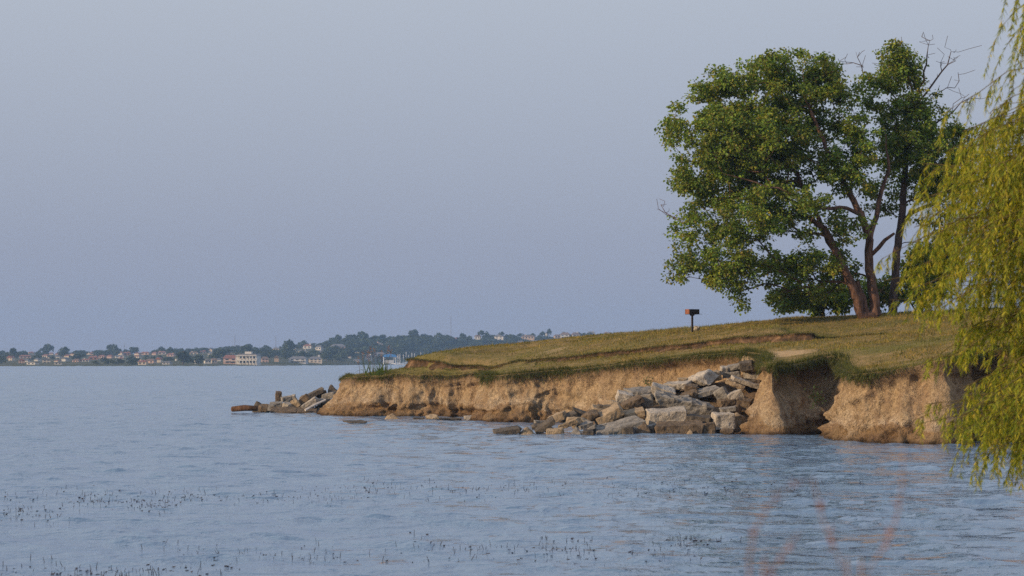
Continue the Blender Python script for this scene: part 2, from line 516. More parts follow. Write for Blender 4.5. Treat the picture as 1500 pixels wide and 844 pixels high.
Ss = np.concatenate([[0], np.cumsum(np.linalg.norm(np.diff(scarp[:, :2], axis=0), axis=1))])
scarp[:, :2] += ns * (fbm(np.stack([Ss * .5, Ss * 0 + 31, Ss * 0], 1), 3) * .28)[:, None]
scarp_lo = scarp[::6]

ctrl = []
def C(px, py, D, h=0): p = at(px, py, D); ctrl.append((p[0], p[1], p[2] - h))
for px, py, D in ((503, 552, 135.5), (512, 553, 132.6), (550, 552.5, 130.6), (600, 551, 129.5), (650, 550, 129.1), (700, 548, 128), (714, 549, 120.5), (770, 545, 118.6), (815, 542, 118), (860, 539, 116.6), (930, 532, 113.6),
                  (1000, 524.5, 111), (1055, 519, 109), (1092, 516, 107.6), (1110, 523, 104.5), (1119, 541, 98.2), (1145, 537, 98.5), (1185, 531, 99.4), (1216, 522, 100.2), (1236, 537, 97), (1243, 547, 89.2), (1300, 545, 87.3), (1350, 534, 86.8), (1392, 526, 86.5), (1425, 516, 91), (1500, 505, 90)):
    C(px, py, D)
for px, py, D in ((606, 538, 131), (650, 535, 130), (760, 529.5, 126.4), (815, 528, 122.8), (910, 521.5, 119.2), (1000, 510.5, 116.8), (1100, 503, 114.6), (1186, 498, 113)):
    C(px, py, D)
for px, py, D, h in ((612, 524.5, 133, .46), (645, 519, 136, .4), (700, 511.5, 140, .2), (800, 498.5, 141, .2), (900, 489, 138, .36), (1013, 480, 130, .38), (1100, 472, 129, .42), (1200, 464.5, 128, .15), (1275, 460, 127.5, .1), (1400, 454.5, 127, .0), (1500, 451, 127, 0),
                     (1230, 492, 116, .1), (1260, 505, 106, 0), (1350, 503, 100, 0), (1350, 484, 112, 0), (1250, 478, 120, .1)):
    C(px, py, D, h)
ctrl += [(-4, 150, 2.6), (0, 158, 2.2), (6, 160, 2.6), (-7.2, 141, 2.0), (-3.5, 168, .4), (4, 178, -.5), (14, 175, .5), (12, 150, 4.1), (20, 150, 4.7), (30, 165, 4.0), (40, 130, 5.6), (60, 120, 6), (60, 180, 4), (30, 200, 0), (120, 200, 4), (120, 100, 7),
         (33, 75, 4), (36, 55, 3.4), (30, 45, 2.6), (20, 34, 1.6), (14, 26, 1.4), (9.5, 20, 1.3), (4, 14, 1.35), (0, 4, 1.4), (0, -20, 1.5), (-30, 6, 1.3), (-60, -20, 1.4), (60, -30, 3), (60, 40, 4.5), (26, 84, 3.8), (19, 95, 3.9)]
ctrl = np.array(ctrl)
_cx = ctrl[:, :2] / 20.0
def _k(r2): return .5 * r2 * np.log(r2 + 1e-12)
_A = _k(((_cx[:, None] - _cx[None]) ** 2).sum(-1)) + np.eye(len(_cx)) * 2e-4
_Pm = np.hstack([np.ones((len(_cx), 1)), _cx])
_sol = np.linalg.solve(np.block([[_A, _Pm], [_Pm.T, np.zeros((3, 3))]]), np.concatenate([ctrl[:, 2], np.zeros(3)]))


def ztop(xy, with_scarp=True):
    xy = np.asarray(xy, float); out = np.zeros(len(xy))
    for i in range(0, len(xy), 20000):
        q = xy[i:i + 20000] / 20.0
        out[i:i + 20000] = _k(((q[:, None] - _cx[None]) ** 2).sum(-1)) @ _sol[:-3] + np.hstack([np.ones((len(q), 1)), q]) @ _sol[-3:]
    out = np.where(xy[:, 1] < 12, np.minimum(out, 1.42), out)
    if with_scarp:
        sd, arc = seg_dist(xy, scarp_lo[:, :2])
        al = np.concatenate([[0], np.cumsum(np.linalg.norm(np.diff(scarp_lo[:, :2], axis=0), axis=1))])
        out = out + np.interp(arc, al, scarp_lo[:, 2]) * sstep(.05, .35, sd) * (1 - .6 * sstep(2, 9, sd))
    if with_scarp:                                               # trims the crest of the rise to its measured height
        pxx = xy[:, 0] / np.maximum(xy[:, 1], 60) * F + HX
        dl = np.interp(pxx, [560, 612, 640, 670, 700, 750, 800, 850, 900, 950, 1013, 1100, 1200, 1275, 1400, 1500], [0, 2.4, 4.4, 4.6, 6.4, 7.9, 1.9, -.2, -3.3, -5.5, -4.2, -7.7, -3.5, -1.2, 1.8, 0])
        out = out - dl * np.maximum(xy[:, 1], 60) / F * sstep(.3, 4.5, sd) * sstep(100, 112, xy[:, 1])
    out = out + .05 * vn(np.c_[xy * .5, np.zeros(len(xy))]) + .03 * vn(np.c_[xy * 1.7, np.ones(len(xy))])
    return out


def bare(xy):
    """how much of the turf is worn to sandy soil"""
    p = at(1145, 517, 104.5)
    d = np.hypot((xy[:, 0] - p[0]) / 1.7, (xy[:, 1] - p[1]) / 2.4)
    n = fbm(np.c_[xy * 1.1, np.zeros(len(xy))], 3) * .3
    r = 1 - sstep(.75, 1.05, d + n)
    q = at(812, 519, 128)
    r = np.maximum(r, .5 * (1 - sstep(.5, 1.0, np.hypot((xy[:, 0] - q[0]) / 1.2, (xy[:, 1] - q[1]) / 2) + n)))
    return r


edge_lo = path[:, :2]
_keep = [0]
for i in range(1, len(edge_lo)):
    if np.linalg.norm(edge_lo[i] - edge_lo[_keep[-1]]) > .45: _keep.append(i)
edge_lo = edge_lo[_keep]

# the turf sheet
xs = np.concatenate([np.arange(-70, -14, 2.0), np.arange(-14, 32, .3), np.arange(32, 130, 2.5)])
ys = np.concatenate([np.arange(-45, 80, 1.5), np.arange(80, 150, .3), np.arange(150, 215, 2.0)])
gx, gy = np.meshgrid(xs, ys); gp = np.c_[gx.ravel(), gy.ravel()]
sd = np.empty(len(gp))
for i in range(0, len(gp), 30000): sd[i:i + 30000] = seg_dist(gp[i:i + 30000], edge_lo)[0]
gz = ztop(gp) - .05 * (sd < 2.6)
ok = (sd > .5).reshape(gx.shape)
nx = len(xs)
I, J = np.meshgrid(np.arange(len(ys) - 1), np.arange(nx - 1), indexing='ij')
good = ok[:-1, :-1] & ok[1:, :-1] & ok[:-1, 1:] & ok[1:, 1:]
I, J = I[good], J[good]
quads = np.stack([I * nx + J, I * nx + J + 1, (I + 1) * nx + J + 1, (I + 1) * nx + J], 1)
used = np.unique(quads); remap = np.full(len(gp), -1); remap[used] = np.arange(len(used))
bc = bare(gp[used])
obj('ground', np.c_[gp[used], gz[used]], remap[quads], M['turf'], smooth=True, col=np.c_[bc, bc, bc])['kind'] = 'structure'


def bank_strip(name, pts, nrm, ztopv, zbot, flare, over, rows, inward, rough=1.0):
    """sod along the top, then the eroded face down to its foot"""
    n = len(pts); V = []; B = []; inw = []
    q = pts
    for d in inward[::-1]:
        prev = q; q = pts - nrm * d
        if d > 0:
            s_in = np.empty(n)
            for i in range(0, n, 20000): s_in[i:i + 20000] = seg_dist(q[i:i + 20000], edge_lo)[0]
            q = np.where((s_in > min(d * .6, .4) - .12)[:, None], q, prev)
        inw.append((d, q))
    for d, q in inw[::-1]:
        V.append(np.c_[q, ztop(q) + (.012 if d > 0 else 0)]); b = bare(q); B.append(np.c_[b, b, b])
    s = np.concatenate([[0], np.cumsum(np.linalg.norm(np.diff(pts, axis=0), axis=1))])
    ds = np.gradient(s) + 1e-9
    kap = (np.gradient(nrm[:, 0]) * np.gradient(pts[:, 0]) + np.gradient(nrm[:, 1]) * np.gradient(pts[:, 1])) / ds ** 2   # > 0 on convex corners
    kap = np.convolve(kap, np.ones(15) / 15, 'same')
    omin = np.where(kap > .15, -.30 / np.maximum(kap, .15), -3.0)
    calm = 1 - .55 * sstep(.5, 1.5, kap)
    tip = sstep(129.3, 131.5, pts[:, 1]) * sstep(-5.5, -7.5, pts[:, 0])
    pexp = 1.75 - .62 * tip
    for r in range(1, rows + 1):
        t = r / rows
        t = t ** 1.05
        zv = ztopv + (zbot - ztopv) * t - .02
        off = flare * t ** pexp - over * np.exp(-((t - .17) / .11) ** 2) * 1.2 + .10 * over * 4 * np.exp(-(t / .05) ** 2)
        p0 = np.c_[pts + nrm * off[:, None], zv]
        big = fbm(p0 * np.array([.55, .55, .35]), 3) * .28
        flute = -np.abs(vn(np.c_[s * .9 + 1.3 * vn(np.c_[s * .4, zv * .9, s * 0]), zv * .25, s * 0 + 5])) ** .8 * .40 + .15
        flute = flute - np.abs(vn(np.c_[s * 2.7 + .8 * vn(np.c_[s * .9, zv * 1.3, s * 0 + 1]), zv * .5, s * 0 + 15])) ** .7 * .20 + .07
        ledge = vn(np.c_[s * .15, zv * 2.6 + .7 * vn(np.c_[s * .5, zv, s * 0 + 2]), s * 0 + 11]) * .13
        fine = fbm(p0 * np.array([3.6, 3.6, 2.8]), 4, .58) * .15 * (.45 + .9 * sstep(.35, .75, t + .12 * vn(np.c_[s * .5, s * 0, s * 0 + 3])))
        notch = zv - .42 + .22 * vn(np.c_[s * .6, s * 0, s * 0 + 4])
        foot = -.30 * np.exp(-(notch / .16) ** 2) * np.clip(.35 + 1.0 * vn(np.c_[s * .22, s * 0, s * 0 + 14]), 0, 1.1) * (1 - tip)
        env = sstep(.0, .12, t) * rough * calm
        off = off + env * (big + flute * sstep(.05, .3, t) + ledge + fine + foot)
        off = np.maximum(off, omin)
        q = pts + nrm * off[:, None]
        V.append(np.c_[q, zv + env * .03 * vn(p0 * 5)]); B.append(np.tile([0, t, 0], (n, 1)))
    R = len(V)
    V = np.vstack(V)
    idx = np.arange(R * n).reshape(R, n)
    Q = np.stack([idx[:-1, :-1], idx[1:, :-1], idx[1:, 1:], idx[:-1, 1:]], -1)
    mi = np.repeat((np.arange(R - 1) >= len(inward) - 1).astype(int), n - 1)
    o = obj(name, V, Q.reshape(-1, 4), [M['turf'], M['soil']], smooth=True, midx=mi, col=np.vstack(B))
    o['kind'] = 'structure'
    return o


zt = ztop(path[:, :2])
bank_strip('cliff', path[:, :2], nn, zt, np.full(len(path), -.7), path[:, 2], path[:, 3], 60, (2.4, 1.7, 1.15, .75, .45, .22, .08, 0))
# small scarp face
nsm = smooth_normals(scarp[:, :2], 20)
sp_ = scarp[:, :2] + nsm * .02
zs_lo = ztop(sp_ + nsm * .05, False); hh = np.maximum(scarp[:, 2] - .02, .0)
vsel = (hh > .03) & np.array([visible(a, b) or b > 120 for a, b in sp_])
run = np.where(vsel)[0]


def scarp_strip(i0, i1):
    sl_ = slice(i0, i1)
    pts, nr = sp_[sl_], nsm[sl_]; hv = hh[sl_]; zl = zs_lo[sl_]
    V = []
    n = len(pts); s = Ss[sl_]
    for d, dz in ((-.75, 1.0), (-.42, 1.03), (-.15, 1.03), (0, 1.0)):
        q = pts + nr * d
        V.append(np.c_[q, zl + hv * dz + .02])
    for t in (.2, .4, .6, .8, 1.0, 1.3):
        off = -.06 + .22 * t ** 1.5 + t * .14 * fbm(np.c_[s * 2.2, t + s * 0, s * 0 + 8], 3) - .12 * np.abs(vn(np.c_[s * 1.4, s * 0, s * 0]))
        q = pts + nr * off[:, None]
        V.append(np.c_[q, zl + hv * (1 - t)])
    R = len(V); idx = np.arange(R * n).reshape(R, n)
    Q = np.stack([idx[:-1, :-1], idx[1:, :-1], idx[1:, 1:], idx[:-1, 1:]], -1)
    mi = np.repeat((np.arange(R - 1) >= 3).astype(int), n - 1)
    obj('terrain', np.vstack(V), Q.reshape(-1, 4), [M['turf'], M['step']], smooth=True, midx=mi, col=np.zeros((R * n, 3)))['kind'] = 'structure'


scarp_strip(run[0], run[-1])

# earth slope that carries the rubble in the gully
def pile_D(px, py, k, D0): return (CAMZ + k * D0) / (k + (py - HY) / F)
PK, PD0 = .27, 97.6
def pile_z(x, y):
    pxx = 750 + x / y * F
    top = np.interp(pxx, [800, 860, 900, 960, 1050, 1110], [634, 606, 582, 566, 550, 536])
    zc = (pile_D(pxx, top, PK, PD0) - PD0) * PK
    return np.minimum((y - PD0) * PK, zc) - sstep(4.6, 1.6, x) * 1.4
gxs = np.arange(1.2, 11.6, .2); gys = np.arange(95.5, 111.5, .2)
gX, gY = np.meshgrid(gxs, gys)
gzp = pile_z(gX, gY) - .42 + .16 * fbm(np.stack([gX * .9, gY * .9, gX * 0], -1), 4)
idx = np.arange(gX.size).reshape(gX.shape)
Q = np.stack([idx[:-1, :-1], idx[:-1, 1:], idx[1:, 1:], idx[1:, :-1]], -1).reshape(-1, 4)
Vp = np.c_[gX.ravel(), gY.ravel(), gzp.ravel()]
zcap = ztop(Vp[:, :2]) - .35
Vp[:, 2] = np.minimum(Vp[:, 2], zcap)
obj('terrain', Vp, Q, M['soil'], smooth=True)['kind'] = 'structure'


# ------------------------------------------------------------------ grass
def blades(xy, z, h, wd, lean, cols, droop=None):
    n = len(xy); a = RNG.uniform(0, 2 * math.pi, n)
    side = np.c_[np.cos(a), np.sin(a), np.zeros(n)]
    b = np.c_[xy, z]
    d = np.c_[RNG.normal(0, lean, n), RNG.normal(0, lean, n), np.ones(n)] if droop is None else droop
    d /= np.linalg.norm(d, axis=1)[:, None]
    v = np.stack([b - side * wd[:, None] * .5, b + side * wd[:, None] * .5, b + d * h[:, None]], 1).reshape(-1, 3)
    return v, np.arange(n * 3).reshape(-1, 3), np.repeat(cols, 3, 0)


def grass_cols(n, xy=None):
    base = np.array([(.155, .15, .028), (.26, .185, .050), (.33, .23, .075), (.085, .10, .020), (.22, .17, .042)])
    wts = np.array([.3, .25, .12, .15, .18])
    c = base[RNG.choice(5, n, p=wts)]
    if xy is not None:
        g = sstep(-.15, .35, fbm(np.c_[xy * .16, np.zeros(n)], 3) + .25 * sstep(9, 0, xy[:, 0]) - .12)[:, None]
        c = c * np.array([1, .96, .82]) * (1 - .65 * g) + np.array([.105, .125, .022]) * .65 * g
        c = c * (1 + .42 * fbm(np.c_[xy * 1.3, np.ones(n) * 4], 3))[:, None]
    return np.clip(c, .01, 1) * RNG.uniform(.65, 1.3, (n, 1))


N = 230000
xy = np.c_[RNG.uniform(-10, 27, N), RNG.uniform(86, 146, N)]
m = np.abs(xy[:, 0]) < xy[:, 1] * .225
xy = xy[m]
sd_ = seg_dist(xy, edge_lo)[0]
xy = xy[(sd_ > .02)]
xy = xy[bare(xy) < RNG.uniform(.15, .7, len(xy))]
n = len(xy)
tall = 1 + 1.5 * (RNG.random(n) < .03) + .9 * sstep(.1, .6, fbm(np.c_[xy * .5, np.zeros(n)], 3))
v1 = blades(xy, ztop(xy) - .01, RNG.uniform(.04, .10, n) * tall, RNG.uniform(.016, .034, n), .45, grass_cols(n, xy))
obj('grass', *v1[:2], M['blade'], col=v1[2])
tag(bpy.data.objects['grass'], 'short dry olive grass covering the top of the bluff', 'grass', kind='stuff')

# longer sod hanging over the cliff edge
vis = np.array([visible(a, b) for a, b in path[:, :2]])
ei = np.where(vis)[0]
mat_n = 95000
pick = RNG.choice(ei, mat_n)
sv = S[pick]
dens = np.clip(.55 + .7 * fbm(np.c_[sv * .35, sv * 0, sv * 0 + 21], 3) + 2.2 * (path[pick, 3] - .12) + .22 * sstep(1, -3, path[pick, 0]) - .15 * sstep(0, 3, path[pick, 0]) * sstep(11, 9, path[pick, 0]), .2, 1.4)
pick = pick[RNG.uniform(0, 1.5, mat_n) < dens]; sv = S[pick]; n = len(pick)
dens = np.clip(.55 + .7 * fbm(np.c_[sv * .35, sv * 0, sv * 0 + 21], 3) + 2.2 * (path[pick, 3] - .12) + .22 * sstep(1, -3, path[pick, 0]) - .15 * sstep(0, 3, path[pick, 0]) * sstep(11, 9, path[pick, 0]), .2, 1.4)
dens = dens * np.where(path[pick, 1] > 132.9, .55, 1 + .5 * sstep(-2, -4, path[pick, 0]))
inn = RNG.normal(.05, .2, n)
hang = np.clip(-inn, 0, .4)
xy = path[pick, :2] - nn[pick] * np.maximum(inn, -.10)[:, None] + RNG.normal(0, .03, (n, 2))
z0 = zt[pick] - hang * RNG.uniform(.2, 1.3, n) * dens * 1.0 + .01
out = nn[pick]
dr = np.c_[out * RNG.uniform(.2, .9, (n, 1)), np.zeros(n)] + RNG.normal(0, .3, (n, 3))
dr[:, 2] += np.where(inn < .12, RNG.uniform(-1.3, .3, n), RNG.uniform(.3, 1.2, n))
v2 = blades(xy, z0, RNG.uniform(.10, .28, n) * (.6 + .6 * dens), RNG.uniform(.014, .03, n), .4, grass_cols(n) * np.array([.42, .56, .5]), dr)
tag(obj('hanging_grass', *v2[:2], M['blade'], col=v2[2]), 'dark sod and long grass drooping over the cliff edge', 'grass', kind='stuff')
# tufts along the small scarp
pick = RNG.choice(np.arange(run[0], run[-1]), 22000); pick = pick[np.array([visible(*sp_[i]) for i in pick])]; n = len(pick)
xy = sp_[pick] + nsm[pick] * RNG.normal(-.03, .1, n)[:, None]
up = RNG.random(n) < .6
z0 = zs_lo[pick] + np.where(up, hh[pick] + .02, 0)
dr = np.c_[nsm[pick] * RNG.uniform(0, .8, (n, 1)), np.where(up, RNG.uniform(-.7, .8, n), 1)] + RNG.normal(0, .25, (n, 3))
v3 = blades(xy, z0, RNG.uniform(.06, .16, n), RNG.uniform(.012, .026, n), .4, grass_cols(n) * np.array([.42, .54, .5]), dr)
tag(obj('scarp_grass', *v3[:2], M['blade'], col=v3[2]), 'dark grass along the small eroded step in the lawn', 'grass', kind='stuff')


# ------------------------------------------------------------------ rocks
def rock_mesh(w_, d_, h_, shape, seed, mat):
    r = random.Random(seed); bm = bmesh.new()
    if shape == 'peak':
        pts = [(-.5, -.5, -.5), (.5, -.5, -.5), (.5, .5, -.5), (-.5, .5, -.5), (r.uniform(-.15, .2), r.uniform(-.1, .1), .5), (r.uniform(-.3, -.1), .1, .18), (r.uniform(.1, .35), -.1, r.uniform(0, .2))]
    elif shape == 'round':
        pts = [tuple(q / max(1e-6, (abs(p[0])**3 + abs(p[1])**3 + abs(p[2])**3) ** (1 / 3)) * .5 for q in p) for p in [(r.gauss(0, 1), r.gauss(0, 1), r.gauss(0, 1)) for _ in range(22)]]
    else:
        pts = []
        for x in (-.5, .5):
            for y in (-.5, .5):
                for z in (-.5, .5):
                    pts.append((x * r.uniform(.78, 1.04), y * r.uniform(.8, 1.05), z * r.uniform(.78, 1.08)))
        for _ in range(5):
            a = r.uniform(0, 6.28); pts.append((.53 * math.cos(a), .53 * math.sin(a), r.uniform(-.45, .45)))
    for p in pts: bm.verts.new((p[0] * w_, p[1] * d_, p[2] * h_))
    bmesh.ops.convex_hull(bm, input=bm.verts)
    for vtx in [q for q in bm.verts if not q.link_faces]: bm.verts.remove(vtx)
    bmesh.ops.dissolve_limit(bm, angle_limit=math.radians(8), verts=bm.verts, edges=bm.edges)
    bmesh.ops.bevel(bm, geom=list(bm.edges), offset=min(w_, d_, h_) * (.035 if shape != 'round' else .09), segments=1, affect='EDGES', profile=.6, clamp_overlap=True)
    bmesh.ops.triangulate(bm, faces=bm.faces)
    for _ in range(4):
        le = [e for e in bm.edges if e.calc_length() > max(.09, max(w_, h_) * .06)]
        if not le: break
        bmesh.ops.subdivide_edges(bm, edges=le, cuts=1, use_grid_fill=False)
        bmesh.ops.triangulate(bm, faces=[f for f in bm.faces if len(f.verts) > 3])
    bm.normal_update()
    P0 = np.array([v.co for v in bm.verts]); Nn = np.array([v.normal for v in bm.verts])
    amp = min(w_, d_, h_) * (.9 if shape == 'rough' else .36)
    dsp = fbm(P0 * (2.2 / max(.35, min(w_, 1.2))) + seed * 3.7, 4, .55) * amp * .16 + vn(P0 * 9 + seed) * .018
    if shape == 'rough': dsp += np.abs(vn(P0 * 5 + seed)) * .10
    P0 += Nn * dsp[:, None]
    for v, p in zip(bm.verts, P0): v.co = p
    me = bpy.data.meshes.new('rock'); bm.to_mesh(me); bm.free()
    me.materials.append(M[mat])
    me.polygons.foreach_set('use_smooth', np.full(len(me.polygons), False))
    return me


def rock(px, py, wp, hp, tilt, shape, mat, label, D, group, seed, depth=None, sink=0, yaw=None, name='rock', lean=0):
    """px, py centre and wp, hp extent in picture units at distance D; tilt in degrees, positive rises to the right"""
    k = D / F; r = random.Random(seed * 13 + 5)
    w_, h_ = wp * k, hp * k
    t = abs(math.radians(tilt))
    if t > .12 and shape in ('slab', 'block', 'rough'):            # undo the growth of the box by its own tilt
        cw, sw = math.cos(t), math.sin(t)
        den = cw * cw - sw * sw
        if den > .25:
            w2, h2 = (w_ * cw - h_ * sw) / den, (h_ * cw - w_ * sw) / den
            if w2 > .15 and h2 > .3 * h_: w_, h_ = w2, h2
            else: h_ = h_ * .55
        else: h_ = h_ * .55
    d_ = depth if depth else {'slab': .8, 'block': .85, 'peak': .9, 'round': .95, 'rough': .8}[shape] * max(.45, min(w_, 1.5))
    me = rock_mesh(w_, d_, h_, shape, seed, mat)
    o = link(name, me)
    c = at(px, py, D); c[1] += d_ * .35
    o.location = (c[0], c[1], c[2] - sink)
    o.rotation_euler = (math.radians(lean if lean else r.uniform(4, 14)), -math.radians(tilt), math.radians(yaw if yaw is not None else r.uniform(-16, 16)))
    return tag(o, label, 'rock', group)


Zp = lambda zx, zy: (700 + zx / 3.571, 480 + zy / 3.571)
G1 = 'broken slabs heaped in the gully'
PILE = [  # zoom x, y, w, h, tilt, shape, material, label
    (155, 538, 150, 48, 9, 'slab', 'dark', 'dark wet slab lying in the water at the left tip of the big rubble heap'),
    (258, 541, 92, 50, 0, 'peak', 'tan', 'small tan pointed rock beside the dark slab at the left tip of the rubble heap'),
    (352, 512, 120, 55, 33, 'slab', 'dark', 'dark slab rising to the right behind the small tan pointed rock'),
    (405, 545, 90, 34, 6, 'slab', 'tan', 'low tan brown slab at the waterline right of the dark tilted slab'),
    (478, 502, 118, 50, 20, 'slab', 'tan', 'tan slab tilted up to the right on the low left part of the rubble heap'),
    (516, 542, 80, 58, 0, 'peak', 'grey', 'grey pyramid shaped rock at the waterline left of the long pale slab'),
    (562, 508, 80, 42, 18, 'block', 'grey', 'small grey brown block wedged above the grey pyramid rock'),
    (595, 460, 112, 62, 12, 'round', 'brown', 'rounded brown boulder behind the large tan tilted block'),
    (592, 524, 66, 44, 25, 'slab', 'grey', 'small grey slab leaning on the left end of the long pale slab'),
    (578, 550, 60, 30, 0, 'block', 'dark', 'small dark rock at the waterline right of the grey pyramid rock'),
    (686, 455, 156, 98, 30, 'block', 'tan', 'large flat faced tan block leaning up to the right in the heap'),
    (742, 520, 262, 82, 14, 'slab', 'grey', 'long grey slab with pale flat top at the water, below the tan block'),
    (786, 542, 72, 58, 8, 'block', 'dark', 'dark block at the waterline in front of the long pale topped slab'),
    (862, 530, 98, 84, 0, 'peak', 'brown', 'dark brown pyramid rock standing at the water, right of the long slab'),
    (768, 362, 98, 68, -12, 'block', 'pale', 'pale faced block at the upper left of the rubble heap'),
    (806, 393, 116, 66, 26, 'slab', 'brown', 'brown slab rising to the right under the pale faced block'),
    (818, 447, 140, 58, 12, 'slab', 'tan', 'tan slab in the middle of the heap above the long grey slab'),
    (848, 335, 150, 34, 2, 'slab', 'grey', 'flat grey slab lying behind the pale faced block'),
    (886, 378, 72, 78, 8, 'block', 'grey', 'grey brown block standing just left of the big rough slab'),
    (918, 440, 84, 44, 20, 'block', 'grey', 'small grey stone under the left end of the big rough slab'),
    (968, 332, 140, 92, -18, 'block', 'pale', 'pale pointed block resting on the upper left end of the big rough slab'),
    (1088, 402, 345, 128, -13, 'rough', 'grey', 'biggest rock, a rough pitted grey slab sloping down to the right'),
    (990, 470, 215, 84, 5, 'slab', 'pale', 'broad pale slab with a flat top below the big rough slab'),
    (1055, 527, 258, 66, 1, 'block', 'brown', 'long dark rectangular block at the waterline below the broad pale slab'),
    (1110, 546, 36, 42, 0, 'peak', 'tan', 'tiny tan pointed stone in front of the long dark rectangular block'),
    (1160, 482, 124, 46, -6, 'slab', 'dark', 'dark slab in the shade under the right end of the big rough slab'),
    (1212, 526, 66, 62, 3, 'block', 'brown', 'dark brown block between the long dark block and the pale squared block'),
    (1286, 486, 118, 84, 3, 'block', 'pale', 'pale squared block with flat top beside the shaded headland'),
    (1306, 540, 76, 36, 0, 'round', 'brown', 'low brown rock at the foot of the pale squared block'),
    (1190, 280, 190, 104, 18, 'round', 'pale', 'large pale boulder near the top of the heap, tapering to the right'),
    (1050, 302, 140, 38, 4, 'slab', 'pale', 'thin pale slab behind the pale pointed block'),
    (1070, 274, 52, 26, 5, 'block', 'tan', 'small tan stone against the cliff behind the thin pale slab'),
    (1118, 318, 70, 40, -6, 'block', 'brown', 'brown stone wedged under the large pale boulder'),
    (1205, 332, 140, 62, 15, 'slab', 'grey', 'grey slab rising to the right beneath the large pale boulder'),
    (1277, 350, 96, 96, 28, 'block', 'grey', 'grey tilted block left of the pale lichen marked block'),
    (1350, 358, 98, 86, 24, 'block', 'pale', 'pale lichen marked block standing tilted beside the shaded headland'),
    (1345, 293, 112, 52, -22, 'slab', 'tan', 'tan slab sloping down right, lying under the long pale slab'),
    (1408, 285, 164, 74, -18, 'slab', 'pale', 'long pale slab sloping down right against the headland'),
    (1436, 246, 96, 34, -3, 'slab', 'pale', 'flat pale slab above the long sloping slab at the right of the heap'),
    (1428, 206, 116, 52, 4, 'round', 'tan', 'rounded tan slab second from the top of the heap'),
    (1352, 202, 104, 46, 12, 'slab', 'grey', 'grey slab on the upper left of the heap top, beside the rounded tan slab'),
    (1332, 240, 98, 34, 4, 'slab', 'grey', 'thin grey slab just below the upper grey slab'),
    (1290, 222, 44, 42, 0, 'block', 'pale', 'small pale stone at the left edge of the heap top'),
    (1310, 426, 86, 34, 8, 'slab', 'grey', 'low grey slab just above the pale squared block'),
    (1395, 398, 86, 66, -10, 'block', 'brown', 'brown block in the shaded gap between pale blocks and headland'),
    (1470, 166, 170, 62, 2, 'round', 'tan', 'topmost sandy tan boulder where the heap meets the turf'),
]
rng_seed = 11
for i, (zx, zy, wz, hz, tilt, shp, mt, lab) in enumerate(PILE):
    px, py = Zp(zx, zy)
    k_, d0 = PK, PD0 + (2.2 * sstep(860, 760, px) if py < 625 else 0)
    D = min(pile_D(px, min(py + hz / 3.571 * .15, 637), k_, d0), 106.4)
    if zy > 500: D = min(D, 98.6)
    rock(px, py, wz / 3.571, hz / 3.571, tilt, shp, mt, lab, float(D), G1, rng_seed + i, depth=None, sink=.02)
# stones half buried between the named slabs
G1b = 'small stones filling the gaps of the rubble heap'
rf = random.Random(3)
for i in range(46):
    px = rf.uniform(775, 1108); t = (px - 775) / 333
    top = 622 - 92 * t; py = rf.uniform(top, 634)
    D = float(min(pile_D(px, py, PK, PD0), 105.5)) + .55
    s_ = rf.uniform(12, 24)
    rock(px, py, s_ * 1.2, s_ * .8, rf.uniform(-25, 25), rf.choice(['block', 'slab', 'round']), rf.choice(['grey', 'brown', 'dark', 'tan']), 'small stone filling a gap between the big slabs of the rubble heap', D, G1b, 200 + i)

G2b = 'small stones filling the gaps of the rock spit'
for i in range(26):
    t = rf.random(); px = 395 + 92 * t; py = rf.uniform(603 - 5 - 28 * t * rf.uniform(.3, 1), 603)
    s_ = rf.uniform(10, 20)
    rock(px, py, s_ * 1.3, s_ * .75, rf.uniform(-10, 35), rf.choice(['block', 'slab', 'round']), rf.choice(['dark', 'brown', 'grey', 'dark']), 'small dark stone filling a gap in the rock spit', 142.3 + 1.3 * t, G2b, 620 + i)

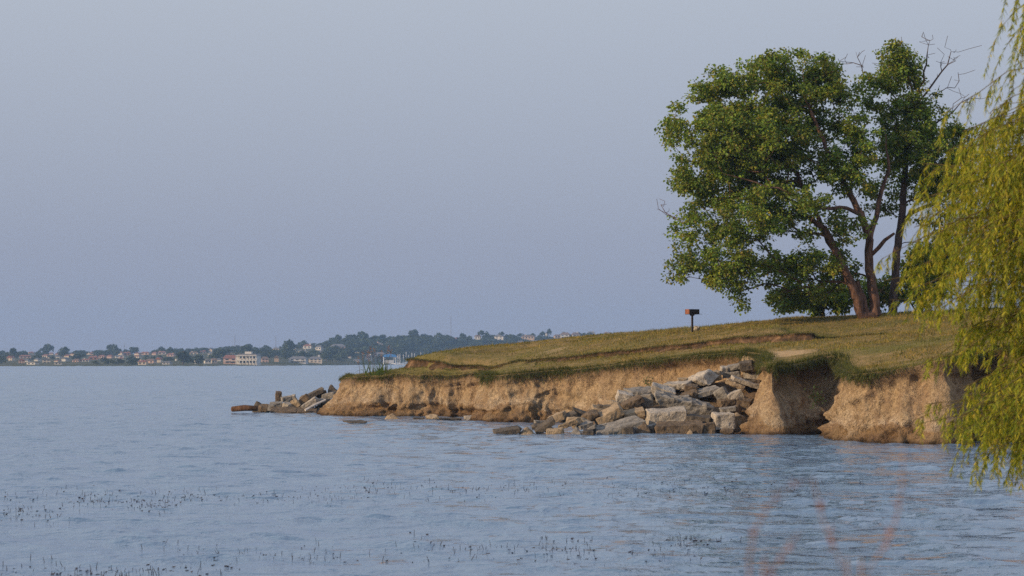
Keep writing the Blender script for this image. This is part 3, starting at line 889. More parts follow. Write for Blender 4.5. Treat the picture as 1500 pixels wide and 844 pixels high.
Zj = lambda zx, zy: (320 + zx / 3.571, 500 + zy / 3.571)
G2 = 'rocks of the small spit beyond the point'
JET = [
    (205, 338, 72, 66, 8, 'peak', 'dark', 'dark pointed rock behind the timber at the far left of the spit', 141),
    (242, 350, 74, 48, -8, 'round', 'brown', 'dark brown rounded rock right of the dark pointed rock on the spit', 140.6),
    (313, 288, 34, 52, 0, 'block', 'brown', 'upright reddish brown stub of rock sticking up from the spit', 143),
    (300, 338, 66, 36, 5, 'slab', 'grey', 'flat grey stone below the upright brown stub', 141.4),
    (352, 302, 56, 34, 8, 'block', 'grey', 'small grey stone right of the upright brown stub', 142.4),
    (386, 300, 44, 46, 10, 'block', 'pale', 'small pale stone between the grey stone and the leaning slab', 142.5),
    (360, 337, 70, 42, 0, 'round', 'pale', 'pale round stone low in the middle of the spit', 141),
    (402, 326, 62, 64, 35, 'block', 'tan', 'tan slab standing on edge in the middle of the spit', 141.2),
    (440, 310, 76, 66, 44, 'slab', 'brown', 'brown slab leaning steeply right, centre of the spit', 141.5),
    (506, 272, 96, 62, 24, 'slab', 'dark', 'long dark slab across the upper part of the spit', 143),
    (476, 326, 98, 62, 32, 'slab', 'pale', 'pale slab leaning right just above the white board', 141),
    (538, 282, 66, 52, 15, 'block', 'brown', 'grey brown block behind the long dark slab', 143.5),
    (592, 248, 54, 48, 8, 'peak', 'dark', 'dark pointed rock at the top of the spit beside the cliff', 143.5),
    (578, 284, 76, 46, 12, 'block', 'grey', 'grey block just below the topmost dark rock of the spit', 142.5),
    (524, 314, 70, 32, 14, 'slab', 'grey', 'thin grey slab to the right of the pale leaning slab', 141.5),
    (560, 325, 60, 52, 5, 'round', 'dark', 'dark stone wedged against the foot of the cliff behind the board', 141.5),
    (455, 352, 90, 34, 2, 'round', 'dark', 'low dark stone beneath the pale leaning slab', 140.8),
    (278, 348, 40, 34, -5, 'block', 'grey', 'tiny grey stone between the dark brown rock and the flat grey stone', 140.5),
    (340, 366, 150, 22, 0, 'slab', 'brown', 'low brown slab awash along the middle front of the spit', 139.6),
    (458, 368, 118, 18, 0, 'slab', 'brown', 'low brown slab awash at the right front of the spit', 139.6),
]
for i, (zx, zy, wz, hz, tilt, shp, mt, lab, D) in enumerate(JET):
    px, py = Zj(zx, zy)
    rock(px, py, wz / 3.571, hz / 3.571, tilt, shp, mt, lab, D, G2, 400 + i)
G3 = 'rocks awash below the left cliff'
for i, (zx, zy, wz, hz, shp, mt, lab) in enumerate([
    (708, 424, 142, 22, 'round', 'dark', 'low dark hump of rock awash in open water off the left cliff'),
    (905, 395, 80, 34, 'peak', 'tan', 'tan pointed rock at the foot of the left cliff'),
    (1118, 400, 80, 36, 'round', 'tan', 'rounded tan rock at the cliff foot right of the pointed one'),
    (1045, 407, 60, 14, 'slab', 'dark', 'thin dark rock awash left of the rounded tan rock'),
    (1210, 408, 120, 12, 'slab', 'dark', 'long thin dark rock awash near the recess of the cliff'),
    (1325, 402, 84, 22, 'slab', 'pale', 'pale flat rock awash in the recess of the cliff'),
    (1372, 398, 40, 20, 'round', 'grey', 'small grey rock at the right end of the recess')]):
    px, py = Zj(zx, zy)
    wl = py + hz / 3.571 * .42
    rock(px, py, wz / 3.571, hz / 3.571, 0, shp, mt, lab, 10500 / (wl - 530), G3, 500 + i, yaw=4, lean=3)

# timber and board of the spit
p0, p1 = at(339, 599.5, 139.3), at(377, 598.5, 139.0)
lg = MB().tube([p0, p0 * .97 + p1 * .03, p0 * .5 + p1 * .5 + np.array([0, 0, .05]), p1], [.11, .16, .18, .15], 9)
tag(lg.build('log', M['wood'], smooth=True), 'thick brown waterlogged timber at the left end of the rock spit', 'log')
p0, p1 = at(447, 601, 139.4), at(477, 586, 140.2)
tag(MB().tube([p0, (p0 + p1) / 2 + np.array([0, 0, .03]), p1], [.075, .075, .06], 6).build('board', M['board']), 'thin whitish board slanting up across the rocks of the spit', 'board')

# pale stone on the rise by the grill
me = rock_mesh(.34, .34, .3, 'round', 901, 'pale')
o = link('boulder', me); g = at(1021, 479, 127.5); o.location = (g[0], g[1], g[2] - .06)
tag(o, 'pale rounded stone just behind the foot of the park grill', 'rock')

# ------------------------------------------------------------------ park grill
g = at(1014, 480, 126); g[2] = ztop(g[None, :2])[0]
gr = empty('park_grill', g, 'dark pedestal park grill standing alone on the grassy rise', 'grill', rz=math.radians(28))
MB().box((0, 0, .44), (.085, .085, .92)).build('post', M['iron'], gr)
MB().box((0, 0, .905), (.15, .15, .07), taper=1.4).build('collar', M['iron'], gr)
fb = MB()
fb.box((0, 0, .955), (.62, .44, .025)); fb.box((0, .21, 1.09), (.62, .02, .25)); fb.box((.30, 0, 1.09), (.02, .40, .25)); fb.box((0, -.21, 1.09), (.62, .02, .25))
fb.build('firebox', M['iron'], gr)
MB().box((-.30, 0, 1.09), (.02, .398, .25)).build('side_plate', M['rust'], gr)
gt = MB()
for x in np.linspace(-.26, .26, 9): gt.tube([(x, -.19, 1.14), (x, .19, 1.14)], .008, 5)
gt.tube([(-.27, -.19, 1.14), (.27, -.19, 1.14)], .01, 5); gt.tube([(-.27, .19, 1.14), (.27, .19, 1.14)], .01, 5)
gt.build('grate', M['iron'], gr)
MB().box((.40, -.1, .962), (.20, .2, .014)).build('tray', M['iron'], gr)


# ------------------------------------------------------------------ trees
class Tree:
    def __init__(s, rng, bf=.28, step=.4):
        s.p, s.par, s.len, s.minr, s.rng, s.bf, s.step = [], [], [], [], rng, bf, step

    def add(s, p, par, r=0):
        s.p.append(np.asarray(p, float)); s.par.append(par); s.minr.append(r)
        s.len.append(0 if par < 0 else s.len[par] + np.linalg.norm(s.p[-1] - s.p[par]))
        return len(s.p) - 1

    def stem(s, pts, radii, par=-1):
        pts = np.asarray(pts, float); prev = par
        if par < 0: prev = s.add(pts[0], -1, radii[0])
        elif np.linalg.norm(pts[0] - s.p[par]) > .05: prev = s.add(pts[0], par, radii[0])
        for i in range(1, len(pts)):
            L = np.linalg.norm(pts[i] - pts[i - 1]); n = max(1, int(L / s.step))
            for k in range(1, n + 1):
                t = k / n
                q = pts[i - 1] * (1 - t) + pts[i] * t + s.rng.normal(0, .035, 3) * (k < n)
                prev = s.add(q, prev, radii[i - 1] * (1 - t) + radii[i] * t)
        return prev

    def nearest(s, q):
        return int(np.argmin(((np.array(s.p) - q) ** 2).sum(1)))

    def grow(s, targets, sag=.12, upbias=.5):
        root = s.p[0]
        order = np.argsort(np.linalg.norm(targets - root, axis=1))
        ends = np.zeros(len(targets), int)
        for i in order:
            q = targets[i]; A = np.array(s.p); d = A - q
            dist = np.sqrt((d ** 2).sum(1))
            cost = dist + s.bf * np.array(s.len) + upbias * np.maximum(0, d[:, 2]) + 3.0 * (A[:, 2] < root[2] + 1.2)
            j = int(np.argmin(cost)); prev = j; L = dist[j]
            n = max(1, int(L / s.step)); a = s.p[j].copy()
            w = s.rng.normal(0, .07 * L, 3); w[2] += sag * L
            for k in range(1, n + 1):
                t = k / n
                prev = s.add(a * (1 - t) + q * t + w * 4 * t * (1 - t) * .5 + s.rng.normal(0, .03, 3) * (k < n), prev)
            ends[i] = prev
        return ends

    def radii(s, r0=.012, e=2.35, cap=.34):
        n = len(s.p); acc = np.zeros(n); hasc = np.zeros(n, bool)
        for i in range(n - 1, -1, -1):
            if not hasc[i]: acc[i] = r0 ** e
            if s.par[i] >= 0: acc[s.par[i]] += acc[i]; hasc[s.par[i]] = True
        r = np.minimum(acc ** (1 / e), cap)
        for i in range(n):
            r[i] = max(s.minr[i], r[i]) if s.minr[i] == 0 or r[i] < s.minr[i] else min(r[i], s.minr[i] * 1.15)
        return r

    def tubes(s, r, only=None):
        n = len(s.p); kids = [[] for _ in range(n)]
        for i in range(n):
            if s.par[i] >= 0: kids[s.par[i]].append(i)
        mb = {True: MB(), False: MB()}
        stack = [i for i in range(n) if s.par[i] < 0]
        while stack:
            i = stack.pop()
            chain = [i] if s.par[i] < 0 else [s.par[i], i]
            stemlike = s.minr[i] > 0
            while kids[chain[-1]]:
                ks = sorted(kids[chain[-1]], key=lambda k: (-(s.minr[k] > 0 and stemlike), -r[k]))
                nxt = ks[0]
                if stemlike and s.minr[nxt] == 0: 
                    stack += ks; break
                for k in ks[1:]: stack.append(k)
                chain.append(nxt)
            if len(chain) < 2: continue
            rr = r[chain].copy()
            if s.par[i] >= 0: rr[0] = rr[1]
            mx_ = rr.max()
            mb[stemlike].tube([s.p[k] for k in chain], rr, 9 if mx_ > .12 else 6 if mx_ > .04 else 4, cap=False)
        return mb[True], mb[False]


def lobe_points(lobes, D, dens, rng, gap=.28, goff=4.2):
    out = []
    for (px, py, rx, ry, dz, kz) in lobes:
        c = at(px, py, D); k = D / F
        R = np.array([rx * k, rx * k * kz, ry * k])
        n = int(dens * 4.19 * R.prod()) + 3
        u = unit_rand(n, rng) * (rng.random((n, 1)) ** .45)
        q = c + u * R; q[:, 1] += dz
        out.append(q)
    q = np.vstack(out)
    g = .62 * vn(q * .62 + goff) + .62 * vn(q * 1.5 + goff)
    return q[g > -1 + 2 * gap * .9]


def crown_leaves(centers, per, rad, ln, wd, cols, rng, droop=.5):
    n = len(centers) * per
    c = np.repeat(centers, per, 0)
    sz = np.repeat(rng.uniform(.7, 1.25, len(centers)), per)[:, None]
    u = unit_rand(n, rng) * (rng.random((n, 1)) ** .5)
    c = c + u * np.array(rad) * sz
    d = u * np.array([1, 1, .4]) + unit_rand(n, rng) * .8; d[:, 2] -= droop
    nr = unit_rand(n, rng) * .7; nr[:, 2] += .8
    L = rng.uniform(.7, 1.3, n) * ln
    v, f = leaf_arrays(c, d, nr, L, L * wd)
    cc = np.array(cols)[rng.choice(len(cols), n, p=None)]
    tint = np.repeat(rng.normal(1, .16, (len(centers), 1)), per, 0)
    warm = np.repeat(np.clip(rng.normal(0, .35, (len(centers), 1)), -.3, 1), per, 0)
    cc = cc * tint * rng.uniform(.75, 1.25, (n, 1)) * (1 + warm * np.array([.35, .08, 0]))
    return v, f, np.repeat(np.clip(cc, .01, .5), 4, 0)


GREENS = [(.185, .265, .034), (.14, .215, .036), (.24, .295, .04), (.098, .16, .032), (.215, .205, .042)]
TD = 124.0


def tree_from(name, base, label, cat, stems, lobes, D, dens, seed, per, leafsz, bark, bare_pts=(), gap=.28, rad=(.55, .55, .36), group=None, r0=.012, goff=4.2):
    rng = np.random.default_rng(seed)
    T = Tree(rng)
    first = True
    for pts, rr, onto in stems:
        P3 = [at(*q) for q in pts]
        if onto < 0 and first: T.stem(P3, rr); first = False
        else: T.stem(P3, rr, T.nearest(P3[0]))
    q = lobe_points(lobes, D, dens, rng, gap, goff)
    q = q[q[:, 2] > ztop(q[:, :2]) + .35]
    ends = T.grow(q)
    tips = np.array([T.p[i] for i in ends])
    if len(bare_pts):
        bp = np.array([at(*b) for b in bare_pts])
        e2 = T.grow(bp, sag=0, upbias=1.2)
        extra = []
        for i in e2:
            for _ in range(6):
                extra.append(T.p[i] + np.array([rng.normal(0, .45), rng.normal(0, .45), rng.uniform(-.25, .35)]))
        T.bf = .1; T.grow(np.array(extra), sag=0, upbias=1.0)
    r = T.radii(r0)
    trunk, limbs = T.tubes(r)
    root = empty(name, base, label, cat, group)
    off = Matrix.Translation(-Vector(base))
    for part, mbx in (('trunk', trunk), ('limbs', limbs)):
        if not mbx.v: continue
        o = mbx.build(part, bark, root, smooth=True); o.data.transform(off)
    v, f, c = crown_leaves(tips, per, rad, leafsz, .85, GREENS, rng)
    o = obj('crown', v, f, M['leaf'], root, col=c); o.data.transform(off)
    return root


b = at(1275, 461, TD); b[2] = ztop(b[None, :2])[0] - .05
DB = TD
stemsA = [
    ([(1283, 463, DB), (1277, 420, DB), (1273, 385, DB), (1274, 352, DB)], (.30, .255, .23, .21), -1),
    ([(1261, 463, DB - .2), (1252, 430, DB - .4), (1241, 405, DB - .6), (1226, 372, DB - .8), (1208, 335, DB - 1), (1185, 318, DB - 1.2), (1140, 318, DB - 1.5), (1085, 335, DB - 2)], (.27, .25, .23, .20, .16, .12, .09, .014), -1),
    ([(1272, 463, DB - .1), (1264, 435, DB - .2), (1255, 412, DB - .3)], (.20, .17, .13), -1),
    ([(1226, 372, DB - .8), (1210, 345, DB), (1190, 300, DB + .5), (1168, 255, DB + 1), (1130, 215, DB + 1.5), (1100, 150, DB + 1.5)], (.14, .13, .115, .10, .08, .014), -1),
    ([(1274, 352, DB), (1262, 315, DB - .2), (1245, 285, DB - .4), (1222, 240, DB - .6), (1195, 180, DB - .8), (1170, 120, DB - .5)], (.20, .175, .155, .13, .09, .014), -1),
    ([(1274, 352, DB), (1284, 318, DB + .2), (1290, 285, DB + .3), (1302, 250, DB + .5), (1296, 190, DB + .5)], (.17, .14, .12, .09, .014), -1),
    ([(1278, 372, DB), (1296, 352, DB - .5), (1310, 342, DB - .8)], (.12, .10, .07), -1),
    ([(1262, 315, DB - .2), (1240, 305, DB - 1.2), (1200, 305, DB - 2), (1150, 280, DB - 2.5), (1060, 255, DB - 3)], (.11, .10, .09, .07, .014), -1),
    ([(1245, 285, DB - .4), (1250, 230, DB), (1246, 180, DB + .4)], (.09, .07, .014), -1),
]
lobesA = [(1150, 118, 92, 48, 0, .8), (1065, 138, 60, 52, -.3, .9), (1010, 188, 50, 36, 0, 1), (1095, 205, 95, 55, -1.5, .8), (1025, 268, 52, 50, -.6, 1), (1150, 215, 80, 70, 1.5, .8), (1215, 148, 50, 55, .5, 1),
          (1005, 384, 38, 34, -1, 1), (1075, 392, 62, 46, -1.5, 1), (1125, 315, 100, 42, -2, .7), (1185, 398, 78, 48, 1, 1), (1235, 255, 40, 45, -1, 1), (1105, 440, 45, 18, -1.6, 1), (1035, 330, 50, 34, .5, 1),
          (1165, 440, 55, 22, 1.5, 1), (1240, 330, 30, 34, -1.2, 1), (1080, 270, 70, 45, 1.8, .8), (1040, 200, 50, 40, 1.5, .8), (1045, 165, 45, 40, .2, 1), (1060, 235, 40, 36, -.8, 1), (1245, 185, 34, 44, 0, 1), (1232, 135, 24, 28, .4, 1), (1265, 225, 34, 34, -.6, 1)]
tree_from('broadleaf_tree', b, 'big spreading green tree with several leaning brown stems on the bluff', 'tree', stemsA, lobesA, TD, 3.0, 21, 74, .155, M['bark'],
          bare_pts=[(968, 300, TD), (975, 312, TD), (1215, 335, TD - 1), (1290, 425, TD)], gap=.46, rad=(.46, .46, .32))

D2 = 127.0
b2 = at(1308, 460, D2); b2[2] = ztop(b2[None, :2])[0] - .05
stemsB = [([(1307, 464, D2), (1310, 420, D2), (1313, 370, D2), (1322, 310, D2), (1326, 250, D2), (1331, 190, D2), (1336, 130, D2), (1322, 80, D2)], (.25, .22, .21, .19, .16, .12, .07, .014), -1),
          ([(1318, 335, D2), (1335, 312, D2 - .5), (1362, 300, D2 - 1), (1395, 290, D2 - 1.2)], (.13, .12, .09, .014), -1),
          ([(1331, 190, D2), (1345, 140, D2), (1357, 95, D2), (1360, 66, D2)], (.08, .06, .045, .014), -1),
          ([(1340, 160, D2), (1365, 125, D2), (1388, 95, D2), (1393, 76, D2)], (.06, .05, .035, .014), -1),
          ([(1330, 215, D2), (1365, 185, D2), (1395, 165, D2), (1408, 150, D2)], (.07, .055, .04, .014), -1)]
lobesB = [(1308, 88, 36, 28, 0, 1), (1300, 78, 30, 20, 0, 1), (1325, 105, 36, 28, 0, 1), (1290, 118, 34, 28, 0, 1), (1375, 180, 34, 34, 0, 1), (1302, 138, 50, 36, 0, 1), (1345, 180, 56, 50, 0, 1), (1383, 222, 38, 50, 0, 1), (1310, 210, 55, 55, .5, 1), (1365, 270, 48, 36, .5, 1), (1275, 170, 34, 38, .5, 1), (1403, 185, 22, 28, 0, 1), (1300, 285, 44, 28, 1, 1),
          (1380, 330, 34, 34, 1, 1), (1345, 235, 56, 46, -1, 1), (1260, 225, 40, 50, 1, 1), (1340, 110, 22, 26, 0, 1), (1410, 230, 18, 30, 0, 1), (1414, 205, 16, 30, 0, 1), (1395, 265, 34, 34, 0, 1), (1270, 140, 30, 26, 0, 1)]
tree_from('thinning_tree', b2, 'thinner tree behind the big one, with bare grey branches at its top', 'tree', stemsB, lobesB, D2, 2.7, 33, 66, .15, M['bark_grey'],
          bare_pts=[(1362, 60, D2), (1350, 54, D2), (1398, 76, D2), (1403, 84, D2), (1378, 98, D2), (1256, 84, D2), (1262, 96, D2), (1250, 92, D2), (1414, 142, D2), (1420, 150, D2), (1393, 172, D2), (1388, 128, D2), (1370, 78, D2), (1394, 112, D2)], gap=.42, rad=(.46, .46, .33), goff=9.1)

# low dark shrubs behind the trunks
SD = 130.0
for i, (px, py, lobes, lab) in enumerate([
    (1205, 463, [(1205, 440, 46, 22, 0, 1), (1175, 448, 30, 14, 0, 1)], 'low dark leafy shrub under the left side of the big tree'),
    (1262, 461, [(1255, 438, 32, 24, 0, 1), (1290, 432, 30, 26, 0, 1)], 'dark leafy shrub directly behind the trunks of the big tree'),
    (1345, 458, [(1345, 425, 34, 34, 0, 1), (1372, 395, 34, 44, 0, 1), (1352, 375, 30, 30, 0, 1)], 'taller dark shrub to the right of the trunks, half behind the willow')]):
    bb = at(px, py, SD); bb[2] = ztop(bb[None, :2])[0] - .05
    kx = SD / F
    P0 = (px, py + 2, SD)
    tree_from('shrub', bb, lab, 'shrub', [([P0, (px + 2, py - 14, SD)], (.09, .06), -1), ([P0, (px - 12, py - 16, SD)], (.06, .04), -1)], lobes, SD, 2.2, 60 + i, 110, .19, M['bark_grey'], gap=.12, rad=(.5, .5, .4), group='dark shrubs behind the trunks')

# small green plants growing on the cliff face
for px, py, D, lab in ((950, 564, 110.6, 'tiny green plant on the cliff face above the rubble heap'), (1196, 582, 97.4, 'small dark weed growing on the shaded cliff face')):
    rng = np.random.default_rng(int(px)); c0 = at(px, py, D)
    n = 90; c = c0 + rng.normal(0, 1, (n, 3)) * np.array([.16, .1, .24]); d = unit_rand(n, rng) + np.array([0, -.3, .5])
    v, f = leaf_arrays(c, d, unit_rand(n, rng), rng.uniform(.1, .2, n), rng.uniform(.03, .06, n))
    e = empty('plant', c0, lab, 'plant'); o = obj('foliage', v, f, M['leaf'], e, col=np.repeat(np.array([(.05, .09, .02)]) * rng.uniform(.6, 1.3, (n, 1)), 4, 0)); o.data.transform(Matrix.Translation(-Vector(c0)))

# reeds on the tip of the point
rc = at(556, 549, 131.2); rc[2] = ztop(rc[None, :2])[0]
re = empty('reed_clump', rc, 'clump of arching reed leaves with reddish plumes on the tip of the point', 'reed')
rng = np.random.default_rng(5)
V, Fc, Cc = [], [], []
for i in range(46):
    a = rng.uniform(-1.2, 1.2); L = rng.uniform(.5, 1.0); x0 = rng.normal(0, .35); y0 = rng.normal(0, .3); dirx = rng.normal(-.25, .8)
    prev = None
    for k in range(7):
        t = k / 6
        p = np.array([x0 + dirx * L * t * .7, y0 + a * .2 * t, -.05 + L * (t * 1.1 - .55 * t * t * abs(dirx))])
        wv = .035 * (1 - t * .95)
        V += [p + (0, 0, wv * .5) - (wv, 0, 0), p + (wv, 0, 0) - (0, 0, wv * .5)]; Cc += [(.07, .11, .02)] * 2
        if k: b0 = len(V) - 4; Fc.append([b0, b0 + 1, b0 + 3, b0 + 2])
obj('reed_leaves', np.array(V), Fc, M['blade'], re, col=np.array(Cc))
pl = MB(); V, Fc, Cc = [], [], []
for x, h, lean, seed in ((-.55, 1.25, -.12, 1), (-.35, 1.1, -.25, 2), (-.25, 1.5, -.3, 3), (-.05, 1.35, -.25, 4), (.12, 1.2, -.05, 5), (.3, 1.5, .2, 6), (.42, 1.3, .22, 7), (-1.1, .9, -.1, 8), (-.9, 1.15, -.05, 9)):
    pts = [(x + lean * t * t, .05 * seed % .3, h * t) for t in np.linspace(0, 1, 6)]
    pl.tube(pts, [.012, .011, .010, .009, .007, .004], 4)
    n = 44; q = np.array(pts[-1]) + np.c_[rng.normal(0, .05, n) - lean * .1, rng.normal(0, .05, n), -rng.uniform(-.05, .42, n)]
    v, f = leaf_arrays(q, np.c_[rng.normal(0, .5, n), rng.normal(0, .5, n), np.ones(n)], unit_rand(n, rng), rng.uniform(.05, .11, n), rng.uniform(.012, .03, n))
    obj('plume_foliage', v, f, M['stem'], re, col=np.full((len(v), 3), (.26, .165, .135)))
so_ = pl.build('reed_stems', M['board'], re)
so_.data.materials[0] = M['bark']

# ------------------------------------------------------------------ willow at the right, on the near shore
rng = np.random.default_rng(44)
WB = np.array([9.9, 26.2, 0]); WB[2] = ztop(WB[None, :2])[0] - .1
wl = empty('willow', WB, 'yellow green weeping willow hanging into the picture over the water at the right', 'tree')
tr = MB()
tr.tube([WB + (0, 0, 0), WB + (-.1, 0, 1), WB + (-.25, .1, 2.2), WB + (-.3, .1, 4), WB + (-.2, .2, 6), WB + (0, .2, 8.2)], [.36, .3, .27, .21, .13, .05], 10)
boughs = []
BE = [  # bough tip px, py, distance, height on the trunk where it leaves, hang length
    (1492, -30, 26, 6.5, .9), (1478, 105, 26.3, 6.2, .55), (1482, 60, 25.8, 6.2, .7), (1425, 192, 26, 5.4, .5), (1447, 170, 26.6, 5.6, .45), (1375, 232, 26.3, 5.2, .5), (1400, 215, 25.6, 5.2, .5), (1362, 272, 25.8, 4.8, .42), (1420, 240, 27, 5.0, .5), (1450, 215, 25.2, 5.2, .6),
    (1348, 322, 26.2, 4.4, .4), (1385, 300, 26.8, 4.6, .5), (1430, 290, 25.3, 4.6, .6), (1342, 352, 25.6, 4.1, .35), (1312, 396, 26.2, 3.9, .22), (1335, 400, 25.4, 3.8, .32), (1380, 372, 26.8, 4.0, .45), (1425, 350, 25.0, 4.0, .55), (1470, 320, 26, 4.2, .6),
    (1340, 432, 26, 3.4, .2), (1372, 425, 25.2, 3.4, .3), (1365, 470, 25.8, 3.1, .25), (1410, 420, 26.6, 3.4, .5), (1455, 400, 25.2, 3.4, .6), (1385, 490, 26.3, 2.9, .35), (1420, 480, 25.2, 2.9, .5), (1465, 470, 26.4, 2.9, .55), (1360, 515, 25.6, 2.6, .18),
    (1405, 545, 26, 2.4, .3), (1440, 540, 25.2, 2.4, .5), (1480, 540, 26.3, 2.5, .6), (1395, 580, 25.6, 2.1, .3), (1362, 612, 26, 1.9, .2), (1340, 635, 25.8, 1.75, .12), (1375, 622, 25.2, 1.8, .25), (1415, 610, 26.4, 1.9, .4), (1455, 610, 25.3, 1.9, .6), (1490, 600, 26, 2.0, .6),
    (1400, 645, 25.6, 1.6, .3), (1430, 632, 26.2, 1.6, .38), (1465, 645, 25.4, 1.6, .4), (1440, 300, 26.6, 4.5, .6), (1490, 170, 26.4, 5.6, .8), (1470, 250, 25.0, 5.0, .7), (1490, 400, 25.0, 3.6, .8), (1500, 500, 25.2, 2.9, .8), (1500, 655, 25.4, 1.7, .5), (1400, 455, 27.2, 3.2, .4), (1435, 590, 27, 2.2, .4)]
for k in range(26):                                                # the rest of the crown, outside the picture
    a = rng.uniform(-2.2, 2.2); R_ = rng.uniform(2.2, 5.2)
    q = WB + np.array([math.cos(a) * R_, math.sin(a) * R_, rng.uniform(2.2, 7)])
    boughs.append((q, rng.uniform(2.5, 6.5), rng.uniform(.5, 1.1), 16))
bl = []
for px, py, D, h, hg in BE:
    px += 26 * (430 < py < 590)
    if py < 180: px += 6
    for j in range(4 if py < 115 else 3 if py < 180 else 5 if py < 450 else 4):
        bl.append((at(px + (0 if j == 0 else rng.uniform(-4 if py > 180 else 12, 70)), py + (0 if j == 0 else rng.normal(0, 24)), D + rng.normal(0, .5)), h + rng.normal(0, .3), hg * rng.uniform(.8, 1.25), 44 if 200 < py < 480 else 34))
bl += boughs
bo = MB(); tw = MB(); LC, LD, LN, LL = [], [], [], []
for q, h, hg, nt in bl:
    a0 = WB + np.array([-.2, .1, h * .72]) ; a0[2] = min(WB[2] + h * .9, q[2] - .1 if q[2] < WB[2] + 3 else q[2])
    a0[2] = max(a0[2], WB[2] + .8)
    L = np.linalg.norm(q - a0)
    ctl = (a0 * .45 + q * .55) + np.array([0, rng.normal(0, .35), rng.uniform(.02, .30) * L])
    ts_ = np.linspace(0, 1, 14)[:, None]
    cur = (1 - ts_) ** 2 * a0 + 2 * ts_ * (1 - ts_) * ctl + ts_ ** 2 * q + np.cumsum(rng.normal(0, .035, (14, 3)), 0)
    bo.tube(cur, np.linspace(.018, .003, 14), 5, cap=False)
    side = np.cross(q - a0, (0, 0, 1)); side /= np.linalg.norm(side) + 1e-9
    for j in range(nt):
        t = rng.uniform(.22, 1.0) if nt > 20 else rng.uniform(.3, 1)
        i0 = t * 13; ia = int(min(12, i0)); base = cur[ia] * (1 - (i0 - ia)) + cur[ia + 1] * (i0 - ia)
        tl = hg * rng.uniform(.45, 1.25)
        outd = (cur[min(ia + 1, 13)] - cur[ia]); outd /= np.linalg.norm(outd) + 1e-9
        d = outd * rng.uniform(.2, .9) + side * rng.normal(0, .7); d[2] += rng.uniform(-.3, .35)
        npt = 6; p = base.copy(); pts = [p.copy()]
        for k in range(npt):
            d = d + np.array([0, 0, -.42]); d /= np.linalg.norm(d)
            p = p + d * tl / npt; pts.append(p.copy())
        pts = np.array(pts)
        tw.tube(pts, np.linspace(.0045, .0018, npt + 1), 3, cap=False)
        nl = int(tl / .014) + 6
        s_ = rng.uniform(.02, 1, nl) * npt; si = np.minimum(s_.astype(int), npt - 1); fr = (s_ - si)[:, None]
        c = pts[si] * (1 - fr) + pts[si + 1] * fr
        dd = pts[si + 1] - pts[si]; dd /= np.linalg.norm(dd, axis=1)[:, None] + 1e-9
        ld = dd * .55 + unit_rand(nl, rng) * .55; ld[:, 2] -= .38
        LC.append(c); LD.append(ld); LN.append(unit_rand(nl, rng)); LL.append(rng.uniform(.055, .115, nl) * rng.uniform(.85, 1.1))
inv = Matrix.Translation(-Vector(WB))
for nm, mbx, mt in (('trunk', tr, M['willow_bark']), ('boughs', bo, M['willow_bark']), ('twigs', tw, M['willow_bark'])):
    o = mbx.build(nm, mt, wl, smooth=True); o.data.transform(inv)
c = np.vstack(LC); ll = np.concatenate(LL)
v, f = leaf_arrays(c, np.vstack(LD), np.vstack(LN), ll, rng.uniform(.008, .0135, len(c)), .1)
wc = np.array([(.34, .345, .027), (.24, .29, .026), (.47, .42, .036), (.13, .18, .02), (.42, .33, .036)])[rng.choice(5, len(c), p=[.28, .27, .2, .17, .08])] * rng.uniform(.75, 1.25, (len(c), 1))
o = obj('crown', v, f, M['willow'], wl, col=np.repeat(wc, 4, 0)); o.data.transform(inv)

# ------------------------------------------------------------------ tall weed stalks close to the camera
FG = [([(1243, 900), (1236, 844), (1222, 800), (1207, 768), (1198, 730), (1190, 700)], 4.4, 'reddish stalk bending left at the tip, middle of the blurred near stalks'),
      ([(1258, 900), (1268, 844), (1292, 806), (1312, 765), (1321, 715), (1324, 655)], 4.6, 'reddish stalk curving up to the right, tallest of the blurred near stalks'),
      ([(1098, 900), (1097, 840), (1103, 790), (1122, 748), (1150, 718), (1184, 703)], 4.2, 'faint curved stalk arching over to the right, leftmost of the blurred near stalks'),
      ([(1115, 900), (1128, 844), (1150, 806), (1172, 780)], 4.3, 'short faint stalk leaning right between the arching one and the reddish one')]
for pts, D, lab in FG:
    g0 = at(pts[0][0], pts[0][1], D); gz_ = ztop(g0[None, :2])[0]
    P3 = [np.array([g0[0], g0[1], gz_ - .05])] + [at(x, y, D) for x, y in pts]
    cur = catmull(np.array(P3), lambda q: .05)
    st = empty('weed_stalk', P3[0], lab, 'plant', 'blurred weed stalks in front of the camera')
    o = MB().tube(cur, np.linspace(.0022, .0012, len(cur)), 6).build('stalk', M['stalk'], st, smooth=True); o.data.transform(Matrix.Translation(-Vector(P3[0])))
    rg = np.random.default_rng(int(pts[0][0])); n = 9
    ci = rg.integers(len(cur) // 2, len(cur) - 1, n)
    v, f = leaf_arrays(cur[ci], unit_rand(n, rg) + np.array([0, 0, .6]), unit_rand(n, rg), rg.uniform(.012, .026, n), rg.uniform(.004, .008, n))
    o = obj('foliage', v, f, M['stem'], st, col=np.full((len(v), 3), (.30, .13, .08))); o.data.transform(Matrix.Translation(-Vector(P3[0])))

